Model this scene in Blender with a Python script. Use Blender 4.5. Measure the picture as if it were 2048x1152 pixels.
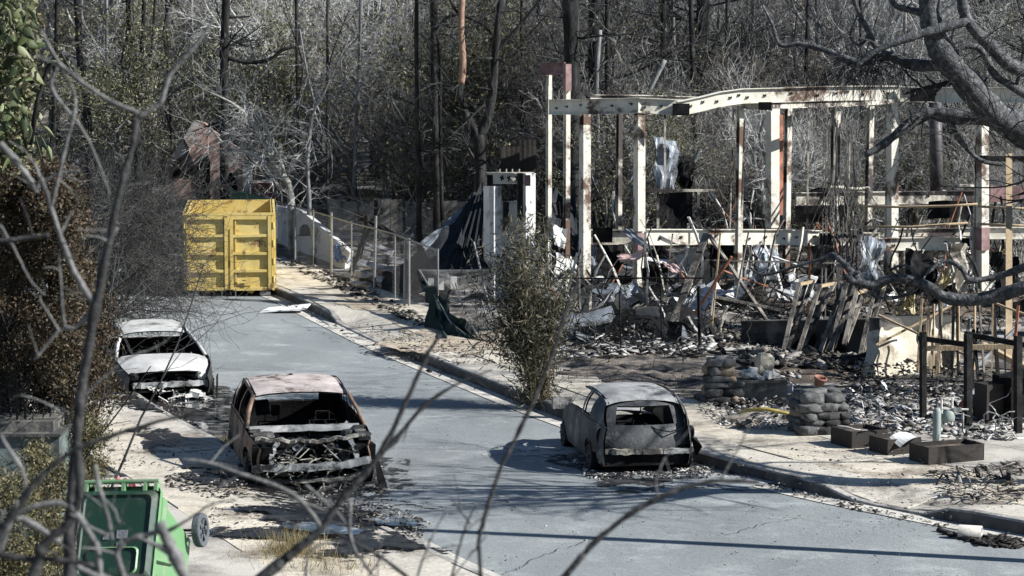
import bpy, math, random
import numpy as np
from mathutils import Vector, Matrix, noise

for o in list(bpy.data.objects): bpy.data.objects.remove(o)
S = bpy.context.scene
COL = S.collection
V = Vector
rad = math.radians

# ---------------------------------------------------------------- camera
F, CZ = 5200.0, 7.0                     # focal length in photo pixels (2048 wide), camera height
TH = math.atan(510 / F)                 # pitch: the horizon lies 510 px above the centre
cd = bpy.data.cameras.new('camera'); cam = bpy.data.objects.new('camera', cd); COL.objects.link(cam)
cam.location = (0, 0, CZ); cam.rotation_euler = (math.pi/2 - TH, 0, 0)
cd.sensor_width = 36; cd.lens = 36 * F / 2048; cd.clip_start = .2; cd.clip_end = 6000
cd.dof.use_dof = True; cd.dof.focus_distance = 46; cd.dof.aperture_fstop = 7.0
S.camera = cam
# ---------------------------------------------------------------- sky, sun, exposure
EL = rad(34); SX, SY = 1.0, -.27
w = bpy.data.worlds.new('World'); S.world = w; w.use_nodes = True
nt = w.node_tree; bg = nt.nodes['Background']; sk = nt.nodes.new('ShaderNodeTexSky')
sk.sky_type = 'NISHITA'; sk.sun_disc = False; sk.sun_elevation = EL; sk.sun_rotation = math.atan2(SX, SY)
sk.air_density = 1.0; sk.dust_density = .05; sk.ozone_density = 2.0
nt.links.new(sk.outputs[0], bg.inputs[0]); bg.inputs[1].default_value = .052
sd = bpy.data.lights.new('sun', 'SUN'); sun = bpy.data.objects.new('sun', sd); COL.objects.link(sun)
sd.energy = 5.0; sd.angle = rad(.53); sd.color = (1, .98, .94)
LD = V((SX, SY, 0)).normalized() * math.cos(EL) + V((0, 0, math.sin(EL)))
sun.rotation_euler = (-LD).to_track_quat('-Z', 'Y').to_euler(); sun.location = (40, -10, 40)
vs = S.view_settings; vs.view_transform = 'Standard'; vs.look = 'None'; vs.exposure = .92; vs.gamma = 1; vs.use_curve_mapping = False
S.render.engine = 'CYCLES'; S.cycles.max_bounces = 5; S.cycles.diffuse_bounces = 3

# ---------------------------------------------------------------- helpers
CT_, ST_ = math.cos(TH), math.sin(TH)
def ray(px, py):
    a, b = (px - 1024) / F, (576 - py) / F
    return V((a, CT_ + b*ST_, -ST_ + b*CT_))
def P(px, py, Y):                       # point on the ray at distance Y (metres along the ground)
    d = ray(px, py); t = Y / d.y; return V((d.x*t, Y, CZ + d.z*t))
def G(px, py, z=0.0):                   # point where the ray meets the level z
    d = ray(px, py); t = (z - CZ) / d.z; return V((d.x*t, d.y*t, z))
def PM(Y): return Y / F                 # metres per photo pixel at distance Y

class MB:
    def __init__(s): s.v = []; s.f = []
    def add(s, vs, fs):
        o = len(s.v); s.v.extend([tuple(v) for v in vs]); s.f.extend([[i+o for i in f] for f in fs]); return s
    def box(s, c, d, R=None):
        hx, hy, hz = d[0]/2, d[1]/2, d[2]/2; c = V(c)
        vs = [V((x, y, z)) for x in (-hx, hx) for y in (-hy, hy) for z in (-hz, hz)]
        if R is not None: vs = [R @ v for v in vs]
        return s.add([c+v for v in vs], [(0,1,3,2),(4,6,7,5),(0,4,5,1),(2,3,7,6),(0,2,6,4),(1,5,7,3)])
    def bar(s, p0, p1, w, h=None, up=V((0,0,1))):
        h = h or w; p0, p1 = V(p0), V(p1); d = (p1-p0); L = d.length
        if L < 1e-5: return s
        d /= L; sx = d.cross(up)
        if sx.length < .05: sx = d.cross(V((0,1,0)))
        sx.normalize(); sz = sx.cross(d)
        a, b = sx*w/2, sz*h/2
        vs = [p+q for p in (p0, p1) for q in (-a-b, a-b, a+b, -a+b)]
        return s.add(vs, [(3,2,1,0),(4,5,6,7),(0,1,5,4),(1,2,6,5),(2,3,7,6),(3,0,4,7)])
    def tube(s, pts, rs, n=6, cap=True):
        pts = [V(p) for p in pts]; m = len(pts)
        if not hasattr(rs, '__len__'): rs = [rs]*m
        ref = None; vs = []
        for i, p in enumerate(pts):
            d = (pts[min(i+1, m-1)] - pts[max(i-1, 0)])
            d = d.normalized() if d.length > 1e-9 else V((0,0,1))
            if ref is None: ref = d.orthogonal().normalized()
            ref = ref - d*ref.dot(d)
            ref = ref.normalized() if ref.length > 1e-6 else d.orthogonal().normalized()
            b = d.cross(ref)
            for k in range(n):
                a = 2*math.pi*k/n
                vs.append(p + (ref*math.cos(a) + b*math.sin(a))*rs[i])
        fs = [(i*n+k, i*n+(k+1)%n, (i+1)*n+(k+1)%n, (i+1)*n+k) for i in range(m-1) for k in range(n)]
        if cap: fs += [tuple(range(n-1, -1, -1)), tuple(range((m-1)*n, m*n))]
        return s.add(vs, fs)
    def grid(s, rows, skip=None):
        nr, nc = len(rows), len(rows[0]); vs = [p for r in rows for p in r]
        fs = [(i*nc+j, i*nc+j+1, (i+1)*nc+j+1, (i+1)*nc+j) for i in range(nr-1) for j in range(nc-1) if not (skip and skip(i, j))]
        return s.add(vs, fs)
    def slab(s, poly, t):               # polygon of 3D points swept by vector t
        poly = [V(p) for p in poly]; n = len(poly); t = V(t)
        return s.add(poly + [p+t for p in poly], [tuple(range(n-1,-1,-1)), tuple(range(n, 2*n))] + [(i, (i+1)%n, (i+1)%n+n, i+n) for i in range(n)])
    def lathe(s, prof, c, n=12, ax=None):
        R = ax.to_track_quat('Z','Y').to_matrix() if ax is not None else Matrix.Identity(3); c = V(c)
        rows = [[c + R @ V((r*math.cos(2*math.pi*k/n), r*math.sin(2*math.pi*k/n), z)) for k in range(n+1)] for r, z in prof]
        return s.grid(rows)
    def sheet(s, c, wd, hg, R, nu=4, nv=4, crump=.1, seed=0, corr=0, th=0):    # crumpled sheet of metal
        rows = []
        for j in range(nv+1):
            r = []
            for i in range(nu+1):
                u, v = (i/nu-.5)*wd, (j/nv-.5)*hg
                z = crump*noise.noise(V((u*1.3+seed*7.1, v*1.3, seed*3.3)))*2 + (corr if i % 2 else 0)
                r.append(V(c) + R @ V((u, v, z)))
            rows.append(r)
        if th:
            nn = R @ V((0, 0, -th)); s.grid(rows); s.grid([[p+nn for p in r][::-1] for r in rows])
            return s
        return s.grid(rows)

def rootloc(o):
    l = V((0,0,0))
    while o: l += o.location; o = o.parent
    return l
def tag(o, label=None, cat=None, group=None, kind=None):
    if label: o['label'] = label
    if cat: o['category'] = cat
    if group: o['group'] = group
    if kind: o['kind'] = kind
    return o
def mk(name, mb, mat, parent=None, label=None, cat=None, group=None, kind=None, smooth=False, local=False):
    vs = mb.v
    if parent is None and not local and vs and kind not in ('structure',):
        A = np.array(vs); base = V((A[:,0].mean(), A[:,1].mean(), A[:,2].min()))
    elif parent is not None and not local: base = rootloc(parent)
    else: base = V((0,0,0))
    me = bpy.data.meshes.new(name)
    if base.length > 0: A = np.array(vs) - np.array(base); vs = A.tolist()
    me.from_pydata(vs, [], mb.f)
    if smooth: me.polygons.foreach_set('use_smooth', [True]*len(me.polygons))
    me.materials.append(mat)
    o = bpy.data.objects.new(name, me); COL.objects.link(o)
    if parent is not None: o.parent = parent
    elif not local: o.location = base
    return tag(o, label, cat, group, kind)
def npmesh(name, verts, faces, mat, parent=None, base=None, **k):      # verts (n,3), faces (m,4) arrays
    verts = np.asarray(verts, np.float32); faces = np.asarray(faces, np.int32)
    if base is None: base = rootloc(parent) if parent is not None else V((float(verts[:,0].mean()), float(verts[:,1].mean()), float(verts[:,2].min())))
    verts = verts - np.array(base, np.float32)
    me = bpy.data.meshes.new(name); nf, q = faces.shape
    me.vertices.add(len(verts)); me.vertices.foreach_set('co', verts.ravel())
    me.loops.add(nf*q); me.loops.foreach_set('vertex_index', faces.ravel())
    me.polygons.add(nf); me.polygons.foreach_set('loop_start', np.arange(0, nf*q, q, dtype=np.int32))
    me.polygons.foreach_set('loop_total', np.full(nf, q, np.int32)); me.update(calc_edges=True)
    me.materials.append(mat)
    o = bpy.data.objects.new(name, me); COL.objects.link(o)
    if parent is not None: o.parent = parent
    else: o.location = base
    return tag(o, **k)
def thing(name, loc, label, cat, group=None, rotz=0, kind=None):
    o = bpy.data.objects.new(name, None); COL.objects.link(o); o.empty_display_size = .2
    o.location = loc; o.rotation_euler = (0, 0, rotz)
    return tag(o, label, cat, group, kind)
def copy_tree(o, parent=None):
    c = o.copy(); COL.objects.link(c); c.parent = parent
    for ch in o.children: copy_tree(ch, c)
    return c
def lerp(pts, y):                       # piecewise linear (pts sorted by first value)
    if y <= pts[0][0]: return pts[0][1] + (y-pts[0][0])*(pts[1][1]-pts[0][1])/(pts[1][0]-pts[0][0])
    for (a, b), (c, d) in zip(pts, pts[1:]):
        if y <= c: return b + (y-a)*(d-b)/(c-a)
    (a, b), (c, d) = pts[-2:]; return d + (y-c)*(d-b)/(c-a)
def sm(a, b, x): t = max(0, min(1, (x-a)/(b-a))); return t*t*(3-2*t)
def rot(rx=0, ry=0, rz=0): return Matrix.Rotation(rz,3,'Z') @ Matrix.Rotation(ry,3,'Y') @ Matrix.Rotation(rx,3,'X')

# ---------------------------------------------------------------- materials
def mat(name, cols, scale=3, rough=.8, metal=0, bump=.3, bscale=None, stops=None, detail=6, island=False, stretch=None, distort=0, trans=0, spec=.35):
    m = bpy.data.materials.new(name); m.use_nodes = True; t = m.node_tree; n = t.nodes; b = n['Principled BSDF']
    L = t.links.new
    b.inputs['Roughness'].default_value = rough; b.inputs['Metallic'].default_value = metal
    b.inputs['Specular IOR Level'].default_value = spec
    tc = n.new('ShaderNodeTexCoord'); src = tc.outputs['Object']
    if stretch:
        mp = n.new('ShaderNodeMapping'); mp.inputs['Scale'].default_value = stretch; L(src, mp.inputs[0]); src = mp.outputs[0]
    nz = n.new('ShaderNodeTexNoise'); nz.inputs['Scale'].default_value = scale; nz.inputs['Detail'].default_value = detail
    nz.inputs['Roughness'].default_value = .65; nz.inputs['Distortion'].default_value = distort; L(src, nz.inputs['Vector'])
    cr = n.new('ShaderNodeValToRGB'); el = cr.color_ramp.elements
    k = len(cols); st_ = stops or ([.5] if k == 1 else [.3+.4*i/(k-1) for i in range(k)])
    if island: st_ = stops or [i/max(1,k-1) for i in range(k)]
    while len(el) < k: el.new(.5)
    for i, c in enumerate(cols):
        el[i].position = st_[i]; el[i].color = (c[0], c[1], c[2], 1)
    if island:
        ge = n.new('ShaderNodeNewGeometry'); L(ge.outputs['Random Per Island'], cr.inputs[0])
        mx = n.new('ShaderNodeMixRGB'); mx.blend_type = 'MULTIPLY'; mx.inputs[0].default_value = .45
        L(cr.outputs[0], mx.inputs[1]); L(nz.outputs['Color'], mx.inputs[2]); out = mx.outputs[0]
        L(out, b.inputs['Base Color'])
    else:
        L(nz.outputs['Fac'], cr.inputs[0]); L(cr.outputs[0], b.inputs['Base Color'])
    if bump:
        n2 = n.new('ShaderNodeTexNoise'); n2.inputs['Scale'].default_value = bscale or scale*6; n2.inputs['Detail'].default_value = 4; L(src, n2.inputs['Vector'])
        bp = n.new('ShaderNodeBump'); bp.inputs['Strength'].default_value = bump; bp.inputs['Distance'].default_value = .03
        L(n2.outputs['Fac'], bp.inputs['Height']); L(bp.outputs[0], b.inputs['Normal'])
    if trans:
        tr = n.new('ShaderNodeBsdfTranslucent'); ms = n.new('ShaderNodeMixShader'); ms.inputs[0].default_value = trans
        L(b.inputs['Base Color'].links[0].from_socket, tr.inputs[0]); L(b.outputs[0], ms.inputs[1]); L(tr.outputs[0], ms.inputs[2])
        L(ms.outputs[0], n['Material Output'].inputs[0])
    return m
def soften(m, scale=5, k=.9):              # ragged edge: the sheet thins out into nothing towards its rim
    t = m.node_tree; n = t.nodes; L = t.links.new; out = n['Material Output']; src = out.inputs[0].links[0].from_socket
    tc = n.new('ShaderNodeTexCoord'); sb = n.new('ShaderNodeVectorMath'); sb.operation = 'SUBTRACT'; sb.inputs[1].default_value = (.5,.5,.5); L(tc.outputs['Generated'], sb.inputs[0])
    mu = n.new('ShaderNodeVectorMath'); mu.operation = 'MULTIPLY'; mu.inputs[1].default_value = (2,2,0); L(sb.outputs[0], mu.inputs[0])
    ln = n.new('ShaderNodeVectorMath'); ln.operation = 'LENGTH'; L(mu.outputs[0], ln.inputs[0])
    nz = n.new('ShaderNodeTexNoise'); nz.inputs['Scale'].default_value = scale; nz.inputs['Detail'].default_value = 9; nz.inputs['Roughness'].default_value = .7; L(tc.outputs['Object'], nz.inputs['Vector'])
    ma = n.new('ShaderNodeMath'); ma.operation = 'MULTIPLY_ADD'; L(nz.outputs['Fac'], ma.inputs[0]); ma.inputs[1].default_value = 4.5; ma.inputs[2].default_value = -1.5
    su = n.new('ShaderNodeMath'); su.operation = 'SUBTRACT'; L(ma.outputs[0], su.inputs[0]); L(ln.outputs['Value'], su.inputs[1])
    cr = n.new('ShaderNodeValToRGB'); e = cr.color_ramp.elements; e[0].position = .0; e[1].position = .14; L(su.outputs[0], cr.inputs[0])
    tr = n.new('ShaderNodeBsdfTransparent'); mx = n.new('ShaderNodeMixShader'); L(cr.outputs[0], mx.inputs[0]); L(tr.outputs[0], mx.inputs[1]); L(src, mx.inputs[2]); L(mx.outputs[0], out.inputs[0])
    return m
def two(name, m_cols, scale, over, oscale, ostops, **k):               # a second, larger noise laid over the first (stains, soot, dirt)
    m = mat(name, m_cols, scale, **k); t = m.node_tree; n = t.nodes; b = n['Principled BSDF']; L = t.links.new
    src = b.inputs['Base Color'].links[0].from_socket
    tc = n.new('ShaderNodeTexCoord'); nz = n.new('ShaderNodeTexNoise'); nz.inputs['Scale'].default_value = oscale; nz.inputs['Detail'].default_value = 8
    nz.inputs['Roughness'].default_value = .7
    L(tc.outputs['Object'], nz.inputs['Vector'])
    cr = n.new('ShaderNodeValToRGB'); e = cr.color_ramp.elements; e[0].position, e[1].position = ostops[0]-.05, ostops[1]-.06; e[0].color = (0,0,0,1); e[1].color = (1,1,1,1)
    L(nz.outputs['Fac'], cr.inputs[0])
    mx = n.new('ShaderNodeMixRGB'); L(cr.outputs[0], mx.inputs[0]); L(src, mx.inputs[1]); mx.inputs[2].default_value = (*over, 1)
    L(mx.outputs[0], b.inputs['Base Color']); return m
def speckle(m, scale=40, lo=.72, hi=1.28):   # fine grains of lighter and darker colour
    t = m.node_tree; n = t.nodes; b = n['Principled BSDF']; L = t.links.new; src = b.inputs['Base Color'].links[0].from_socket
    tc = n.new('ShaderNodeTexCoord'); nz = n.new('ShaderNodeTexNoise'); nz.inputs['Scale'].default_value = scale; nz.inputs['Detail'].default_value = 3; L(tc.outputs['Object'], nz.inputs['Vector'])
    mr = n.new('ShaderNodeMapRange'); mr.inputs[1].default_value = .3; mr.inputs[2].default_value = .7; mr.inputs[3].default_value = lo; mr.inputs[4].default_value = hi; L(nz.outputs['Fac'], mr.inputs[0])
    mx = n.new('ShaderNodeVectorMath'); mx.operation = 'MULTIPLY'; L(src, mx.inputs[0]); L(mr.outputs[0], mx.inputs[1]); L(mx.outputs[0], b.inputs['Base Color']); return m
g = lambda v, t=0: (v*(1+t), v, v*(1-t))
M = {}
M['asphalt'] = two('asphalt', [(.165,.18,.186), (.205,.222,.228), (.25,.268,.272)], .45, (.34,.36,.36), .8, (.57, .78), bump=.35, bscale=90, rough=.85, detail=10, stretch=(1,.4,1))
M['gutter'] = two('gutter_concrete', [(.42,.40,.36), (.55,.53,.48)], 2, g(.16), 1.3, (.55,.7), bump=.2)
M['concrete'] = two('concrete', [(.40,.37,.32), (.52,.49,.43)], 1.5, (.16,.14,.12), .8, (.55,.72), bump=.25, bscale=40)
M['walk'] = two('sidewalk_concrete', [(.44,.40,.33), (.58,.53,.44)], 1.2, (.17,.14,.11), 1.1, (.54,.74), bump=.3, bscale=30)
M['kerb'] = two('kerb_concrete', [(.30,.29,.27), (.42,.40,.37)], 2, g(.10), 1.2, (.5,.7), bump=.2)
M['lot'] = two('burnt_soil', [(.03,.027,.025), (.075,.067,.058), (.16,.14,.12)], .9, (.38,.37,.35), 1.1, (.56,.66), bump=.9, bscale=14, rough=.95, detail=12)
M['mud'] = two('wet_mud', [g(.008), (.022,.02,.018), (.06,.055,.05)], 3, g(.01), 2, (.5,.6), bump=.9, bscale=22, rough=.3)
M['char'] = mat('charred_wood', [g(.006), g(.014), g(.032)], 6, bump=.6, rough=.8, spec=.12)
M['black'] = mat('soot_black_metal', [g(.004), (.009,.009,.010), g(.026)], 4, bump=.3, rough=.8, spec=.08)
M['bark_dark'] = mat('burnt_bark', [g(.008), g(.02), (.065,.065,.066)], 5, spec=.15, bump=.8, rough=.85, stretch=(1,1,.25))
M['bark_grey'] = mat('ashen_bark', [(.05,.052,.055), (.16,.165,.168), (.33,.335,.33)], 4, bump=.7, rough=.85, stretch=(1,1,.3))
M['bark_pale'] = mat('pale_bark', [(.10,.095,.085), (.33,.32,.29), (.52,.50,.46)], 3.5, bump=.4, rough=.8)
M['bark_orange'] = mat('peeled_orange_bark', [(.20,.12,.085), (.34,.23,.17)], 4, bump=.3)
M['bark_brown'] = mat('brown_bark', [(.05,.04,.03), (.13,.105,.08), (.24,.20,.16)], 5, bump=.7, rough=.85, stretch=(1,1,.3))
for k_, sc_ in (('asphalt',30),('concrete',18),('walk',18),('gutter',20),('lot',7),('kerb',16)): speckle(M[k_], sc_, .8, 1.2)
# ================================================================ THE SETTING
XR = [(15,24.5),(28,13.5),(36.1,7.1),(38.4,5.0),(41.9,3.03),(47,.87),(57.9,-2.9),(69.5,-6.3),(80,-10.5),(95,-18)]
XL = [(0,20),(20,7),(28,2.0),(33.5,-.9),(38,-2.65),(42.6,-4.58),(46.4,-6.2),(57.9,-10.1),(69.5,-13.4),(80,-18.0),(95,-26)]
def smooth_line(P_):                    # rounded version of a kerb line
    return lambda y: sum(lerp(P_, y+d)*w_ for d, w_ in ((-2,.15),(-1,.2),(0,.3),(1,.2),(2,.15)))
xR, xL = smooth_line(XR), smooth_line(XL)
def kp(side, y, off):                   # point 'off' metres outside the kerb line (side +1 right, -1 left)
    f = xR if side > 0 else xL
    t = V((f(y+.5)-f(y-.5), 1.0)).normalized(); n = V((t.y, -t.x))*side
    return V((f(y)+n.x*off, y+n.y*off, 0))
def hk(side, y):                        # kerb height: lowered at the driveways
    if side > 0:
        d = max(sm(57,58.6,y)*(1-sm(62.3,63.6,y)), sm(43,44,y)*(1-sm(46,46.8,y)), sm(36.9,37.5,y)*(1-sm(38.3,39.4,y)))
    else: d = sm(35.5,36.3,y)*(1-sm(40.3,41.2,y))
    return .20 - .175*d
def zwalk(side, y, off): return hk(side, y) + (.18-hk(side, y))*sm(.1, 1.3, off) + .015*max(0, off-1)
def ground(x, y):
    dl, dr = xL(y)-x, x-xR(y)
    z = -.06 if (dl < .9 and dr < .9) else 0
    if dl >= .9: z = -.06 + .2*sm(.9, 1.7, dl) + .35*sm(3.2, 7, dl) + 1.2*sm(6, 14, dl)*sm(36, 44, y)
    if dr >= .9: z = -.06 + .2*sm(.9, 1.7, dr) + .08*sm(3, 9, dr) + .25*sm(14, 30, dr)
    bank = lerp([(-30,4.4),(0,4.2),(6,3.9),(10,3.5),(20,1.6),(25,.7),(30,0),(200,0)], y) if y < 31 else 0
    z += max(0, bank) * sm(1.5, 4.5, dl)
    if y > 76: z += lerp([(76,0),(90,.8),(110,2.6),(140,5.2),(160,5.6),(215,5.8),(260,5.4),(400,3)], min(y, 400))
    z += .05*noise.noise(V((x*.6, y*.6, 0)))*sm(2.8, 4.5, max(dl, dr))
    return z
def axis(lo, hi, fine0, fine1, f, c):
    a = []; v = lo
    while v < hi: a.append(v); v += f if fine0 <= v < fine1 else c
    return a + [hi]
xs = axis(-420, 420, -27, 27, .6, 12); ys = axis(-40, 900, -2, 100, .6, 10)
mb = MB(); mb.grid([[V((x, y, ground(x, y))) for x in xs] for y in ys])
mk('ground', mb, M['lot'], kind='structure', smooth=True)
# far ridge beyond the wood
M['ridge'] = mat('far_hillside', [(.06,.075,.05), (.12,.13,.09), (.20,.19,.15)], .05, bump=.5, bscale=.4, detail=12)
mb = MB(); mb.grid([[V((x, y, 2+ (2 + 4.5*sm(260,420,y))*(.8+.6*noise.noise(V((x*.008, y*.004, 3)))) + .6*noise.noise(V((x*.05,y*.05,0))))) for x in range(-300, 301, 10)] for y in range(230, 520, 10)])
mk('hills', mb, M['ridge'], kind='structure', smooth=True)
M['kerb_face'] = mat('shade_dark_kerb_face', [(.03,.031,.033), (.07,.07,.07), (.13,.128,.122)], 2.5, bump=.3)  # kerb faces coloured darker than the tops to deepen their shade
# road, gutters
Ys = [28 + .5*i for i in range(0, 131)]
Yr = [14+ .5*i for i in range(0, 28)] + Ys
mb = MB(); rows = []
for y in Yr:
    a, b = kp(-1, y, -.42), kp(1, y, -.42); rows.append([a.lerp(b, u/8) + V((0,0,.02*(1-(u/4-1)**2))) for u in range(9)])
mb.grid(rows); mk('road', mb, M['asphalt'], kind='structure', smooth=True)
for side, nm in ((1,'gutter_right'), (-1,'gutter_left')):
    mb = MB(); rows = []
    for y in Yr:
        rr = [kp(side, y, -.46) + V((0,0,.012)), kp(side, y, -.2) + V((0,0,.0)), kp(side, y, .02) + V((0,0,-.006))]
        rows.append(rr if side > 0 else rr[::-1])
    mb.grid(rows); mk(nm, mb, M['gutter'], kind='structure')
    # kerb stones: each length between joints is a piece
    root = thing('kerb_right' if side > 0 else 'kerb_left', kp(side, 45, 0), None, None, kind='structure')
    y = 30.0
    while y < 90:
        y1 = y + 1.85; mb = MB(); sec = []
        for q in range(6):
            yy = y + (y1-.012-y)*q/5; h = hk(side, yy)
            sec.append([kp(side, yy, o) + V((0,0,z)) for o, z in ((0,-.06),(.015,h-.035),(.035,h-.006),(.06,h),(.15,h+.004),(.15,-.06))])
        mb.grid(sec if side < 0 else [s_[::-1] for s_ in sec])
        mb.add(sec[0], [tuple(range(6))]); mb.add(sec[-1], [tuple(range(6))])
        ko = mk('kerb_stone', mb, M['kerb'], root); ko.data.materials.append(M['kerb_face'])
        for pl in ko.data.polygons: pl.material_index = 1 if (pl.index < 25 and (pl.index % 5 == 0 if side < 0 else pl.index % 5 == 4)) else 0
        y = y1
    # pavement slabs
    root = thing('sidewalk_right' if side > 0 else 'sidewalk_left', kp(side, 45, 1.5), None, None, kind='structure')
    bands = [(.16, 1.0), (1.012, 2.6)] if side > 0 else [(.16, .9), (.912, 2.4)]
    rng = random.Random(5+side); y = 30.0
    while y < 88:
        y1 = y + 1.55
        for (o0, o1) in bands:
            dz = rng.uniform(-.008, .008); tl = rng.uniform(-.006, .006); mb = MB(); top = []
            for q in range(4):
                yy = y + (y1-.014-y)*q/3
                top.append([kp(side, yy, o0+(o1-o0)*u/3) + V((0,0, zwalk(side, yy, o0+(o1-o0)*u/3) + dz + tl*u)) for u in range(4)])
            if side < 0: top = [r[::-1] for r in top]
            mb.grid(top)
            ring = top[0] + [r[-1] for r in top[1:]] + top[-1][::-1][1:] + [r[0] for r in top[::-1][1:-1]]
            n_ = len(ring); mb.add(ring + [p - V((0,0,.1)) for p in ring], [(i, i+n_, (i+1)%n_+n_, (i+1)%n_) for i in range(n_)])
            mk('slab', mb, M['walk'] if o0 > .5 else M['concrete'], root)
        y = y1
# concrete forecourt on the right lot and drive on the left
M['pad'] = two('forecourt_concrete', [(.38,.36,.32), (.50,.47,.42)], .8, (.15,.13,.12), .55, (.52,.74), bump=.3, bscale=25)
def pad(name, side, y0, y1, dy, offs):
    root = thing(name, kp(side, (y0+y1)/2, offs[0]), None, None, kind='structure'); y = y0
    while y < y1-.1:
        for a, b in zip(offs, offs[1:]):
            c = [kp(side, yy, o) + V((0,0,zwalk(side, yy, 2.6) + .01*(o-2.6))) for yy, o in ((y,a),(y,b-.014),(y+dy-.014,b-.014),(y+dy,a))]
            if side < 0: c = c[::-1]
            mk('slab', MB().slab([p-V((0,0,.12)) for p in c], (0,0,.12)), M['pad'], root)
        y += dy
pad('forecourt', 1, 33.5, 45.3, 2.36, [2.615, 4.6, 6.6, 8.6])
pad('driveway_left', -1, 33.0, 40.5, 1.87, [2.415, 3.9, 5.4])
# gravel and dirt spread over the pavement, puddles and mud along the left gutter
def blob(name, ctr, rx, ry, rz, z, m, seed, n=48, amp=.35, kind='structure', dome=0, zf=None):
    mb = MB(); R = rot(rz=rz); rings = []
    for q in [i/12 for i in range(13)]:
        r_ = []
        for k in range(n):
            a = 2*math.pi*k/n; s_ = 1 + amp*noise.noise(V((math.cos(a)*1.7+seed, math.sin(a)*1.7, seed)))*1.6 + amp*.5*noise.noise(V((math.cos(a)*6, math.sin(a)*6+seed, 1)))
            p = R @ V((math.cos(a)*rx*s_*q, math.sin(a)*ry*s_*q, 0)) + V((ctr[0], ctr[1], 0))
            zz = (zf(p.x, p.y) if zf else 0) + z + dome*(1-q*q)*(1 + .4*noise.noise(p*3)) - (.0 if q < 1 or not dome else .03)
            r_.append(V((p.x, p.y, zz)))
        rings.append(r_)
    mb.grid([r+[r[0]] for r in rings]); return mk(name, mb, m, kind=kind, smooth=True)
M['water'] = mat('water', [(.012,.014,.016)], 3, rough=.04, bump=.05, bscale=5, spec=.6)
M['dust'] = mat('tan_grit', [(.22,.18,.13), (.38,.32,.25), (.50,.44,.36)], 2.5, bump=.8, bscale=30, rough=.95, detail=10)
soften(M['mud'], 2.6); soften(M['dust'], 2.2)
def zL(x, y): d = (xL(y)-x)*.92; return zwalk(-1, y, d) if d > .1 else (.16 if False else 0.0)
def zR(x, y): return zwalk(1, y, max(.1, (x-xR(y))*.94))
SUVF = G(625, 957)
blob('mud', G(505, 975), 1.3, 1.5, .5, .030, M['mud'], 3, zf=zL)
blob('mud', G(655, 1045), 1.0, 2.1, .42, .045, M['mud'], 9, zf=zL)
blob('mud', G(560, 1100), 1.5, .55, .1, .04, M['mud'], 12, zf=zL)
blob('mud', G(370, 822), 1.3, 2.6, .4, .034, M['mud'], 5, zf=zL)
blob('puddle', G(415, 800), .85, 3.2, .36, .043, M['water'], 7, amp=.4)
blob('puddle', G(440, 875), .34, 1.5, .36, .045, M['water'], 17, amp=.5)
blob('mud', G(720, 1120), 1.2, 1.0, .5, .05, M['mud'], 12, zf=zL)
blob('mud', G(330, 905), .5, 1.6, .4, .02, M['mud'], 25, zf=zL)
blob('puddle', G(640, 1092), .34, .62, .9, .075, M['water'], 4, zf=zL)
blob('puddle', G(790, 1052), .32, .5, 1.0, .066, M['water'], 14)
blob('puddle', G(720, 1070), .12, .5, 1.1, .062, M['water'], 24)
blob('gravel', G(905, 700), 1.7, 2.9, .30, .012, M['dust'], 6, zf=zR)
blob('gravel', G(720, 620), .9, 2.2, .33, .012, M['dust'], 2, zf=zR)
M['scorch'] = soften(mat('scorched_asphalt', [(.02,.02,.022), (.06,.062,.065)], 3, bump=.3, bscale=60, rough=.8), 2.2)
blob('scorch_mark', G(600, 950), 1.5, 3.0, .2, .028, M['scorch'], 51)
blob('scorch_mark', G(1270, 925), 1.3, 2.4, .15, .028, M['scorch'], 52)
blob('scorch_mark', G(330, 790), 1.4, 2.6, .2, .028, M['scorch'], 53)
blob('ash_stain', G(860, 1000), 1.5, .9, .4, .026, soften(mat('ash_dust', [(.24,.255,.26), (.36,.375,.375)], 4, bump=.2), 3), 54)
blob('ash_stain', G(1120, 905), 1.3, .9, .2, .026, bpy.data.materials['ash_dust'], 57)
blob('ash_stain', G(1450, 965), 1.2, .7, .2, .026, bpy.data.materials['ash_dust'], 58)
M['mound'] = two('scorched_gravel', [(.12,.10,.085), (.21,.175,.145), (.30,.255,.215)], 1.6, g(.035), 1.4, (.48,.62), bump=.9, bscale=24, rough=.95)
blob('soil_mound', G(1290, 742, .2), 2.0, 3.1, .45, .14, M['mound'], 8, dome=.20)
M['earth'] = mat('dark_earth', [(.03,.025,.02), (.09,.07,.055), (.17,.14,.11)], 2.5, bump=1, bscale=16, rough=.95)
blob('soil_mound', G(1600, 745, .2), 1.9, 1.5, .2, .10, M['earth'], 21, dome=.22)
blob('ash_mound', G(1270, 632, .2), 2.4, 4.0, .2, .10, M['lot'], 31, dome=.55)
blob('ash_mound', G(1640, 590, .2), 4.5, 3.2, -.4, .10, M['earth'], 37, dome=.5)
blob('ash_mound', G(1950, 610, .2), 3.0, 3.0, -.4, .10, M['earth'], 41, dome=.45)

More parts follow.
